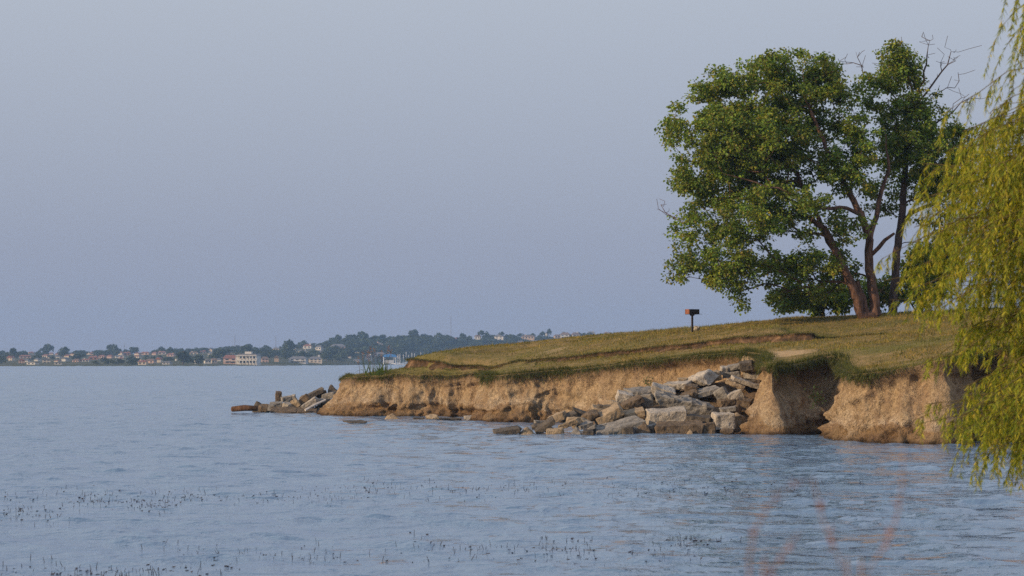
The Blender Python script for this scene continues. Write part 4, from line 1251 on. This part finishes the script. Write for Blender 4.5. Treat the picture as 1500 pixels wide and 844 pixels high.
# ------------------------------------------------------------------ water weeds
rng = np.random.default_rng(77)
V, Fq, nv = [], [], 0
PAT = [(-20, 85, 742, 766, 150), (100, 290, 712, 756, 330), (280, 520, 716, 740, 190), (500, 640, 700, 728, 120), (640, 1010, 702, 736, 270), (1000, 1310, 700, 732, 200), (560, 1010, 782, 838, 260), (230, 530, 792, 832, 130), (-20, 330, 824, 850, 190), (990, 1070, 776, 814, 60), (-10, 130, 720, 745, 40)]
for x0, x1, y0, y1, n in PAT:
    for k in range(n):
        if k % 7 == 0: cx_, cy_ = rng.uniform(x0, x1), rng.triangular(y0, (y0 + y1) / 2, y1)
        px, py = cx_ + rng.normal(0, 20), cy_ + rng.normal(0, 3.5)
        if rng.random() < .3: continue
        D = 10500 / (max(py, 660) - 530); b = np.array([(px - HX) / F * D, D, 0.0]); b[2] = swell(b[:1], b[1:2], 1.2 if D > 70 else 1)[0] - .012
        if rng.random() < .5:
            h = rng.uniform(.03, .105); ln = rng.normal(0, .25); wv = rng.uniform(.003, .006)
            tip = b + np.array([ln * h, rng.normal(0, .1) * h, h])
            V += [b - (wv, 0, 0), b + (wv, 0, 0), tip + (wv * .6, 0, 0), tip - (wv * .6, 0, 0)]
        else:
            L = rng.uniform(.02, .085); a = rng.normal(0, .25); h = rng.uniform(.002, .009); dx = np.array([math.cos(a) * L, math.sin(a) * L, rng.normal(0, .012)])
            V += [b, b + dx * .6, b + dx + (0, 0, h * .7 + .014), b + dx * .3 + (0, 0, h + .016)]
        Fq.append([nv, nv + 1, nv + 2, nv + 3]); nv += 4
tag(obj('water_weeds', np.array(V), Fq, M['weed'], col=np.tile(np.array([(.024, .018, .022)]), (len(V), 1))), 'scattered dark weed stems and bits poking out of the shallow water', 'water weed', kind='stuff')

# ------------------------------------------------------------------ far shore
# houses:  px, py of the centre, width and height in picture units, style, wall, roof, label
HOUSES = [
    (16, 525, 9, 8, 'g', 'w_cream', 'r_red', 'small cream house nearest the left end of the far shore'),
    (32, 529, 9, 8, 'g', 'w_pink', 'r_red', 'pinkish house low on the far shore left of the long white sheds'),
    (37, 522.5, 18, 5, 'h', 'w_pink', 'r_red', 'long pinkish house with reddish roof above the low pinkish one'),
    (48.5, 532.6, 14, 3.6, 'f', 'w_white', 'r_grey', 'long low white shed at the far waterline, left of two'),
    (68, 528, 12, 8, 'g', 'w_cream', 'r_grey', 'cream gabled house between the two long white sheds'),
    (85, 532.6, 11, 3.6, 'f', 'w_white', 'r_grey', 'long low white shed at the far waterline, right of two'),
    (75, 518.5, 7, 4, 'h', 'w_cream', 'r_red', 'tiny cream house near the left skyline'),
    (96, 526.5, 7, 6, 'g', 'w_white', 'r_grey', 'small white gabled house right of the long white sheds'),
    (113, 528.5, 10, 6, 'h', 'w_pink', 'r_brown', 'pinkish house low among trees below the left skyline'),
    (126, 528, 11, 5, 'h', 'w_white', 'r_red', 'low white house beside the pinkish one among trees'),
    (130, 517.5, 5, 5, 'g', 'w_cream', 'r_grey', 'tiny pale house on the skyline left of the dome shaped tree'),
    (137, 524.5, 14, 6, 'h', 'w_brick', 'r_red', 'reddish brick house below the tiny skyline house'),
    (150, 522.5, 9, 5, 'h', 'w_pink', 'r_red', 'small pink house just left below the dome shaped tree'),
    (176, 522.2, 14, 4, 'h', 'w_white', 'r_grey', 'flat white house right below the dome shaped tree'),
    (186, 518, 11, 5, 'h', 'w_brick', 'r_red', 'red roofed house on the slope above the flat white house'),
    (209, 531, 13, 7, 'h', 'w_cream', 'r_red', 'cream house at the water left of the tall cream house'),
    (221, 529, 14, 7, 'h', 'w_pink', 'r_brown', 'pinkish house between the cream waterside house and the tall one'),
    (233.5, 527.5, 8, 9, 'g', 'w_cream', 'r_red', 'tall narrow cream house left of the large waterline tree'),
    (245, 531.5, 12, 5, 'h', 'w_grey', 'r_grey', 'low bluish grey house at the water beside the large tree'),
    (213, 517.5, 13, 4.5, 'h', 'w_pink', 'r_red', 'pinkish red roofed house high above the cream waterside house'),
    (237, 517, 13, 5, 'h', 'w_cream', 'r_red', 'cream red roofed house high above the tall narrow house'),
    (251, 520, 11, 5, 'h', 'w_pink', 'r_red', 'pinkish house on the slope above the low bluish house'),
    (267, 518, 10, 5, 'h', 'w_brick', 'r_red', 'red brick house on the slope above the large waterline tree'),
    (284, 517.5, 13, 5, 'h', 'w_cream', 'r_brown', 'cream house on the slope right above the large waterline tree'),
    (297, 515.5, 9, 5, 'h', 'w_pink', 'r_red', 'small pinkish house near the crest left of the pale tower house'),
    (309.5, 512.5, 6, 6, 'g', 'w_cream', 'r_grey', 'pale tower like house poking above the crest'),
    (289, 528, 5, 8, 'g', 'w_white', 'r_grey', 'narrow white house squeezed right of the large waterline tree'),
    (304, 529, 10, 6.5, 'g', 'w_white', 'r_grey', 'white gabled house at the water left of the pink arched house'),
    (313.5, 528.5, 8, 7.5, 'h', 'w_cream', 'r_brown', 'cream house just left of the pink arched house'),
    (337, 526.5, 21, 13, 'hb', 'w_pink', 'r_red', 'two storey pinkish house beside the grand balconied one'),
    (364.5, 526.5, 32, 16, 'bal', 'w_white', 'r_grey', 'grand white house with columned balconies across two storeys at the water'),
    (388, 527, 11, 9, 'h', 'w_pink', 'r_brown', 'pinkish house directly right of the grand balconied house'),
    (405, 525.5, 7, 10, 'g', 'w_tan', 'r_brown', 'narrow tan house second right of the grand balconied house'),
    (437, 527, 27, 10, 'hb', 'w_grey', 'r_grey', 'long pale house at the water under the big round tree'),
    (462, 527, 20, 9, 'hc', 'w_cream', 'r_grey', 'pale cream house with a tall chimney right of the long pale house'),
    (444, 515, 13, 5, 'h', 'w_white', 'r_grey', 'white house above the long pale house'),
    (451, 507.5, 13, 7, 'g', 'w_white', 'r_red', 'white gabled house on the ridge top left of the hillside houses'),
    (468, 509.5, 9, 7, 'h', 'w_white', 'r_grey', 'small white house between the ridge top gable and the pink house'),
    (495, 509, 21, 10, 'hb', 'w_pink', 'r_grey', 'big pinkish hillside house with grey roof and dark windows'),
    (523, 528, 9, 4, 'h', 'w_grey', 'r_grey', 'small grey boathouse at the water left of the reeds'),
    (540, 524, 10, 9, 'h', 'w_white', 'r_grey', 'white house seen just behind the reed plumes'),
    (556, 520, 17, 8, 'h', 'w_grey', 'r_grey', 'grey roofed building seen between the reed plumes'),
    (556, 505.5, 13, 8, 'g', 'w_pink', 'r_grey', 'grey gabled house high on the ridge above the reeds'),
    (570, 503.5, 9, 6, 'hc', 'w_cream', 'r_brown', 'cream house with chimney right of the grey gabled house'),
    (574, 516, 5, 4, 'g', 'w_white', 'r_grey', 'tiny white house above the blue canopy of the marina'),
    (636, 497, 8, 4, 'h', 'w_grey', 'r_grey', 'small grey house on the ridge left of the radio mast'),
    (666, 497, 8, 5, 'h', 'w_pink', 'r_red', 'small red roofed house at the foot of the radio mast'),
    (700, 494, 9, 7, 'h', 'w_white', 'r_brown', 'white house on the ridge left of the round skyline tree'),
    (732, 494, 14, 8, 'g', 'w_white', 'r_grey', 'white gabled house on the ridge under a round tree top'),
    (762, 501, 9, 4, 'h', 'w_grey', 'r_grey', 'small pale house low on the slope right of the white ridge house'),
    (774, 494, 20, 6, 'h', 'w_tan', 'r_brown', 'long brown roofed house on the ridge left of the pointed tree'),
    (784, 501, 10, 5, 'h', 'w_white', 'r_grey', 'small white house just above the grass edge left of the pointed tree'),
    (800, 489, 3, 6, 'g', 'w_white', 'r_grey', 'narrow white building right beside the pointed tree'),
    (816, 493, 9, 6, 'h', 'w_tan', 'r_brown', 'tan house right of the pointed ridge tree'),
    (828, 491.5, 14, 9, 'hb', 'w_grey', 'r_brown', 'grey house with brown roof third right of the pointed tree'),
    (843, 492, 12, 10, 'h', 'w_white', 'r_brown', 'bright white walled house with brown roof on the ridge'),
    (866, 489, 12, 7, 'h', 'w_grey', 'r_grey', 'grey house on the ridge right of the bright white one'),
    (890, 489, 12, 5, 'h', 'w_tan', 'r_brown', 'tan house on the ridge second from the right end'),
    (907, 488.5, 16, 4, 'h', 'w_grey', 'r_grey', 'last grey house on the ridge before the bluff hides it'),
]



rh = random.Random(8)
KINDS = [('w_cream', 'r_red', 'tiny cream walled house in the packed rows on the far left slope'), ('w_pink', 'r_red', 'tiny pinkish house in the packed rows on the far left slope'), ('w_white', 'r_grey', 'tiny white house in the packed rows on the far left slope')]
for k in range(84):
    px = rh.uniform(10, 340) if k < 70 else rh.uniform(380, 600)
    y0, y1 = 534.5, 516.5
    py = rh.uniform(y1, y0 - 5) if k < 70 else rh.uniform(510, 526)
    if any(abs(px - h_[0]) < (h_[2] + 5) / 2 and abs(py - h_[1]) < (h_[3] + 2.5) / 2 for h_ in HOUSES): continue
    wl_, rf_, lb_ = rh.choice(KINDS) if k < 70 else rh.choice([('w_cream', 'r_grey', 'small cream house half hidden in trees right of the grand balconied house'), ('w_white', 'r_brown', 'small white house half hidden in trees right of the grand balconied house')])
    HOUSES.append((px, py, rh.uniform(5.5, 9), rh.uniform(3.6, 5.2), 'h', wl_, rf_, lb_))


def clear_of_houses(px, py, r=4.0):
    for h_ in HOUSES:
        d = py - (h_[1] + h_[3] / 2)
        if abs(px - h_[0]) < h_[2] / 2 + r and -1.0 < d < 5.5: return False
    return True


SK = np.array([(-1200, 524), (-300, 522), (0, 521), (100, 520), (180, 519), (260, 517), (330, 514), (400, 511), (450, 508), (500, 504), (560, 503), (620, 501), (700, 497.5), (800, 494.5), (900, 493), (1000, 492), (1400, 492), (2600, 496)])
SH = np.array([(-1200, 537.2), (300, 536.8), (420, 536), (600, 534.5), (800, 534.2), (2600, 534)])


def far_pt(px, u):
    """point of the far hillside on column px, u from the shore (0) to its crest (1)"""
    y0, y1 = np.interp(px, SH[:, 0], SH[:, 1]), np.interp(px, SK[:, 0], SK[:, 1])
    Ds = 10500 / (y0 - HY)
    D = Ds + (2560 - Ds) * u
    py = y0 + (y1 - y0) * u ** .8
    p = at(px, py, D)
    return p


def far_at(px, py):
    y0, y1 = np.interp(px, SH[:, 0], SH[:, 1]), np.interp(px, SK[:, 0], SK[:, 1])
    u = float(np.clip((y0 - py) / (y0 - y1), 0, 1) ** 1.25)
    return far_pt(px, u), u


n = NT('far_ground')
n.base(n.ramp(n.noise(.02, 4), [(.35, (.05, .06, .025)), (.6, (.09, .085, .04)), (.75, (.20, .17, .11))]), .95, .1)
cols_ = np.arange(-1150, 2560, 14.0); us = np.concatenate([[-.012], np.linspace(0, 1, 26) ** 1.3, [1.04]])
V = []
for u in us:
    for px in cols_:
        p = far_pt(px, max(0, min(1, u)))
        if u < 0: p = p * np.array([.99, .99, 1]); p[2] = -1.0
        elif u > 1: p = np.array([p[0] * 1.03, p[1] * 1.03, -1.0])
        else: p[2] = max(p[2], 0) + .35 * u ** .2 + (.6 * vn(np.array([[p[0] * .01, p[1] * .01, 0]]))[0] * min(1, u * 8))
        V.append(p)
idx = np.arange(len(V)).reshape(len(us), -1)
Q = np.stack([idx[:-1, :-1], idx[:-1, 1:], idx[1:, 1:], idx[1:, :-1]], -1).reshape(-1, 4)
obj('hills', np.array(V), Q, n.m, smooth=True)['kind'] = 'structure'


def far_crown(rng, n, lobes, size):
    cs, ns_ = [], []
    for (x, y, z, rx, rz) in lobes:
        u = unit_rand(n, rng); u[:, 2] = np.abs(u[:, 2]) * 1.0 - .35 * (rng.random(n) < .35)
        r = rng.uniform(.72, 1.05, (n, 1))
        cs.append(np.array([x, y, z]) + u * r * np.array([rx, rx, rz])); ns_.append(u)
    c = np.vstack(cs); nr = np.vstack(ns_) + unit_rand(len(c), rng) * .7
    d = unit_rand(len(c), rng)
    L = rng.uniform(.7, 1.4, len(c)) * size
    v, f = leaf_arrays(c - d * L[:, None] * .5, d, nr, L, L * .85, .1)
    col = np.array([(.036, .055, .022)]) * rng.uniform(.6, 1.5, (len(c), 1))
    return v, f, np.repeat(col, 4, 0)


protos = []
rng = np.random.default_rng(9)
for k in range(5):
    lob = [(0, 0, 3.6, 4.0, 4.0)] + [(rng.normal(0, 2.4), rng.normal(0, 2.4), rng.uniform(1.8, 5.8), rng.uniform(1.9, 3.0), rng.uniform(1.7, 2.7)) for _ in range(5)]
    v, f, c = far_crown(rng, 85, lob, 1.25)
    cm = mesh_of('crown', v, f, M['farleaf'], col=c)
    t = MB().tube([(0, 0, -1.6), (.1, 0, .6), (0, .1, 3)], [.42, .34, .2], 6)
    tm = mesh_of('trunk', np.array(t.v), t.f, M['bark_grey'], smooth=True)
    protos.append((tm, cm))


def far_tree(px, py, s, label, group='trees on the far shore', k=None, name='far_tree', sz=1.0):
    p, u = far_at(px, py)
    tm, cm = protos[k if k is not None else random.randrange(5)]
    e = empty(name, p, label, 'tree', group, random.uniform(0, 6.28))
    e.scale = (s, s, s * sz)
    link('trunk', tm, e); link('crown', cm, e)
    return e


SPECIAL = [(166, 517, 1.75, 'broad dome shaped tree on the far skyline at the left', 1), (197, 516, 1.3, 'dark low tree on the skyline right of the broad dome shaped tree', .9), (268, 534.5, 1.75, 'large dark spreading tree at the far waterline left of the grand balconied house', .75), (291, 534, 1.2, 'smaller dark tree touching the right of the large waterline tree', .8),
           (424, 521, 1.9, 'big round dark tree above the long pale house', 1.05), (494, 503, 1.25, 'tallest round tree on the ridge above the pink hillside house', 1.2), (511, 505, 1.7, 'round tree on the ridge next to the tallest one', 1), (530, 506, 2.1, 'broad dark tree on the ridge left of the grey gabled house', 1), (606, 502, 1.6, 'tall round tree standing alone highest on the ridge above the marina', 1.35),
           (586, 503, 1.2, 'small round tree on the ridge left of the tall round one', 1.05), (560, 503, 1.5, 'wide low tree behind the grey gabled house', .9), (711, 497, 1.7, 'round tree on the skyline between two pale ridge houses', 1.05), (733, 495, 1.2, 'round tree top just above the white ridge house', 1.2), (805, 494, 1.0, 'pointed dark tree sticking up from the ridge skyline', 1.7), (794, 495, 1.15, 'round tree just left of the pointed tree on the ridge', 1.1),
           (678, 497, 1.3, 'leafy tree just right of the tall radio mast', 1.1), (363, 524, 1.6, 'dark tree rising behind the grand balconied house', 1), (318, 528, 1.3, 'dark tree between the waterside houses left of the pink one', 1), (70, 519, 1.9, 'broad dark clump of tree on the left skyline', .9), (92, 524, 1.5, 'dark tree below the left skyline clump', 1)]
for px, py, s, lab, sz in SPECIAL: far_tree(px, py, s * (.66 if px > 640 else .85), lab, sz=sz)
rt = random.Random(12)
for k in range(105):
    px = rt.uniform(-20, 960); y0, y1 = np.interp(px, SH[:, 0], SH[:, 1]), np.interp(px, SK[:, 0], SK[:, 1])
    py = y0 - (y0 - y1) * (rt.random() ** .7)
    if py > 531 and 300 < px < 480: py -= 7
    if not clear_of_houses(px, py): continue
    far_tree(px, py, rt.uniform(.6, 1.05), 'hazy blue green tree among the houses of the far shore', group='look-alike trees among the far houses', sz=rt.uniform(.85, 1.15))
# the wood that fills the slope as one mass
V, Fq, Cc, nv = [], [], [], 0
rng = np.random.default_rng(91)
for k in range(2600):
    px = (rng.uniform(-60, 990) if k % 5 else rng.uniform(560, 960)) if k < 2200 else rng.choice([rng.uniform(-700, -60), rng.uniform(990, 1900)])
    u = rng.random() ** .7
    if 470 < px < 720 and rng.random() < .5: u = rng.uniform(.2, 1)
    if 300 < px < 480 and u < .3: continue
    if u < (.10 if 300 < px < 470 else .04): continue
    p = far_pt(px, u)
    if k % 2 == 0 and px > 600: u = rng.uniform(.75, 1); p = far_pt(px, u)
    if k % 3 == 0 and px < 340: u = rng.uniform(.8, 1); p = far_pt(px, u)
    if not clear_of_houses(px, HY + (CAMZ - p[2]) * F / p[1]): continue
    s = rng.uniform(.55, 1.1) * (1.35 if 480 < px < 660 else (.8 if px >= 660 else .85 if px < 340 and u > .8 else .68 if px < 340 else .85))
    me = protos[rng.integers(5)][1]
    a = np.empty(len(me.vertices) * 3, np.float32); me.vertices.foreach_get('co', a); a = a.reshape(-1, 3)
    if k % 3: a = a.reshape(-1, 4, 3)[::2].reshape(-1, 3)
    th = rng.uniform(0, 6.28); R = np.array([[math.cos(th), -math.sin(th), 0], [math.sin(th), math.cos(th), 0], [0, 0, 1]])
    q = a @ R.T * np.array([s, s, s * .85]) + p - (0, 0, .8 * s)
    V.append(q); nq = len(q) // 4
    Cc.append(np.full((len(q), 3), (.036, .055, .022)) * rng.uniform(.7, 1.35))
v = np.vstack(V)
tag(obj('far_woods', v, np.arange(len(v)).reshape(-1, 4), M['farleaf'], col=np.vstack(Cc)), 'hazy blue green woods covering the hillside across the lake', 'woods', kind='stuff')

def house(px, py, wp, hp, st, wall, roof, label, seed):
    yb = py + hp / 2
    p, u = far_at(px, yb)
    k = p[1] / F; W, H = wp * k, hp * k
    r = random.Random(seed)
    p[2] = CAMZ - (yb - HY) * k
    e = empty('house', p, label, 'house', 'houses on the far shore', r.uniform(-.3, .3))
    dp = max(7, min(14, W * .8))
    hw = H * (.92 if st == 'f' else .62 if st[0] in 'hg' else .86)
    MB().box((0, 0, hw / 2 - .8), (W * .94, dp, hw + 1.6)).build('wall', M[wall], e)
    rb = MB()
    hr = H - hw
    if st == 'f': rb.box((0, 0, hw + .2), (W, dp + .6, .4))
    elif st[0] == 'g': rb.prism([(-W * .53, hw - .1), (W * .53, hw - .1), (0, H)], -dp / 2 - .4, dp / 2 + .4); 
    elif st == 'bal': rb.prism([(-W * .5, hw), (W * .5, hw), (W * .40, H), (-W * .40, H)], -dp / 2 - .3, dp / 2 + .3)
    else:
        b0 = len(rb.v); a, b_ = W * .53, dp / 2 + .5
        rb.v += [(-a, -b_, hw), (a, -b_, hw), (a, b_, hw), (-a, b_, hw), (-a * .55, 0, H), (a * .55, 0, H)]
        rb.f += [[0, 1, 5, 4], [1, 2, 5], [2, 3, 4, 5], [3, 0, 4], [3, 2, 1, 0]]
    ro = rb.build('roof', M[roof], e)
    if st.endswith('c') or (st in ('h', 'g') and wp > 9 and r.random() < .5):
        MB().box((W * r.choice([-.22, .25]), 0, H * .92), (1.3, 1.3, H * (.7 if st.endswith('c') else .35))).build('chimney', M['w_white' if st.endswith('c') else wall], ro)
    if wp >= 8:
        nfl = 2 if hp >= 8 else 1; nw = max(2, int(W / 3.6))
        for fl in range(nfl):
            for i in range(nw):
                x = (i + .5) / nw * W * .86 - W * .43
                zc = hw * ((fl + .55) / nfl)
                MB().box((x, -dp / 2 - .02, zc), (W / nw * .42, .1, hw / nfl * .42)).build('window', M['glass'], e)
    if st == 'bal':
        for fl in (1, 2):
            MB().box((0, -dp / 2 - 1.4, hw * fl / 2 - .2), (W * .98, 2.8, .45)).build('balcony', M['w_white'], e)
        for i in range(7):
            MB().box(((i / 6 - .5) * W * .92, -dp / 2 - 2.5, hw / 2 - .4), (.55, .55, hw - .8)).build('column', M['w_white'], e)
        MB().box((0, 0, H + .8), (W * .3, dp * .4, 1.6)).build('roof_turret', M['w_white'], e)
    if st == 'hb':
        MB().box((0, -dp / 2 - .7, hw * .5), (W * .7, 1.4, .35)).build('balcony', M['w_white'], e)
    return e


for i, hs in enumerate(HOUSES): house(*hs, 700 + i)

# marina
for k, px in enumerate([577, 582.5, 585.5, 590.5, 594.5, 598, 603, 607, 616, 626, 634]):
    r = random.Random(k + 40); p, u = far_at(px, 533.6); D = p[1] - 25 - (k % 3) * 8; p = at(px, 533.5, D); p[2] = 0
    e = empty('sailboat', p, 'small sailboat with a bare pale mast moored in the far marina', 'sailboat', 'sailboats moored in the far marina', r.uniform(-.5, .5))
    hb = MB(); L = r.uniform(6, 9)
    hb.prism([(-L / 2, 1.15), (-L * .42, -.2), (L * .38, -.2), (L / 2, 1.3)], -1.1, 1.1); hb.box((-L * .05, 0, 1.4), (L * .4, 1.5, .6), taper=.8)
    hb.build('hull', M['hullw'], e)
    MB().tube([(0.3, 0, .8), (.3, 0, r.uniform(9.5, 13))], .22, 6).build('mast', M['mast'], e)
    MB().tube([(0.3, 0, 2.4), (-L * .42, 0, 2.5)], .14, 5).build('boom', M['mast'], e)
p = at(594, 533.2, 2180); dk = MB().box((p[0], p[1], .6), (26, 3, .7))
for x in (-11, -4, 4, 11): dk.box((p[0] + x, p[1], -.2), (.5, .5, 2.2))
tag(dk.build('dock', M['dock']), 'long pale dock beneath the masts of the far marina', 'dock')
p = at(571, 533.4, 2150); p[2] = 0
e = empty('boat_shelter', p, 'boat shelter with a bright blue canopy at the left of the marina', 'boat shelter')
MB().prism([(-6, 7.2), (6, 7.2), (5, 9.2), (0, 10.2), (-5, 9.2)], -5, 5).build('canopy', M['tarp'], e)
for x in (-5.5, 5.5):
    for y in (-4.5, 4.5): MB().tube([(x, y, -.6), (x, y, 7.3)], .25, 6).build('post', M['mast'], e)
MB().box((0, 0, 3), (8, 8, 3)).build('boat_hull', M['w_grey'], e)

# masts on the skyline
for px, yt, yb_, lab in ((660.5, 463, 499, 'tall slender radio mast on the ridge above the marina'), (344, 494, 517, 'thin radio mast on the skyline above the pink waterside house'), (404, 497, 514, 'shorter thin radio mast on the skyline left of the big round tree'), (182, 506, 520, 'faint thin mast on the left skyline right of the dome shaped tree')):
    p = far_pt(px, .97); k = p[1] / F; h = (yb_ - yt) * k
    e = empty('radio_mast', p, lab, 'radio mast', 'radio masts on the far skyline')
    mb = MB()
    for a in range(3):
        x, y = .55 * math.cos(a * 2.094), .55 * math.sin(a * 2.094); mb.tube([(x, y, -1), (x * .6, y * .6, h * .8), (x * .4, y * .4, h)], .11, 4)
    for z in np.arange(0, h, 2.2): mb.box((0, 0, z), (.9 * (1 - .5 * z / h), .9 * (1 - .5 * z / h), .10))
    mb.build('lattice', M['steel'], e)
    MB().tube([(0, 0, h - .5), (0, 0, h + 2.5)], .09, 4).build('antenna', M['steel'], e)

# ------------------------------------------------------------------ air between here and the far shore
n = NT('haze_air')
n.n.remove(n.b)
pv = n.add('ShaderNodeVolumePrincipled')
pv.inputs['Color'].default_value = (.40, .64, 1.0, 1); pv.inputs['Density'].default_value = .00015; pv.inputs['Anisotropy'].default_value = .1
n.L(pv.outputs[0], n.out.inputs['Volume'])
hz = MB().box((0, (Y0 - 20 + Y1 + 20) / 2, 29.5), (2 * XW + 60, Y1 - Y0 + 60, 63)).build('haze', n.m)
tag(hz, 'thin pale haze lying over the lake', 'haze', kind='stuff')
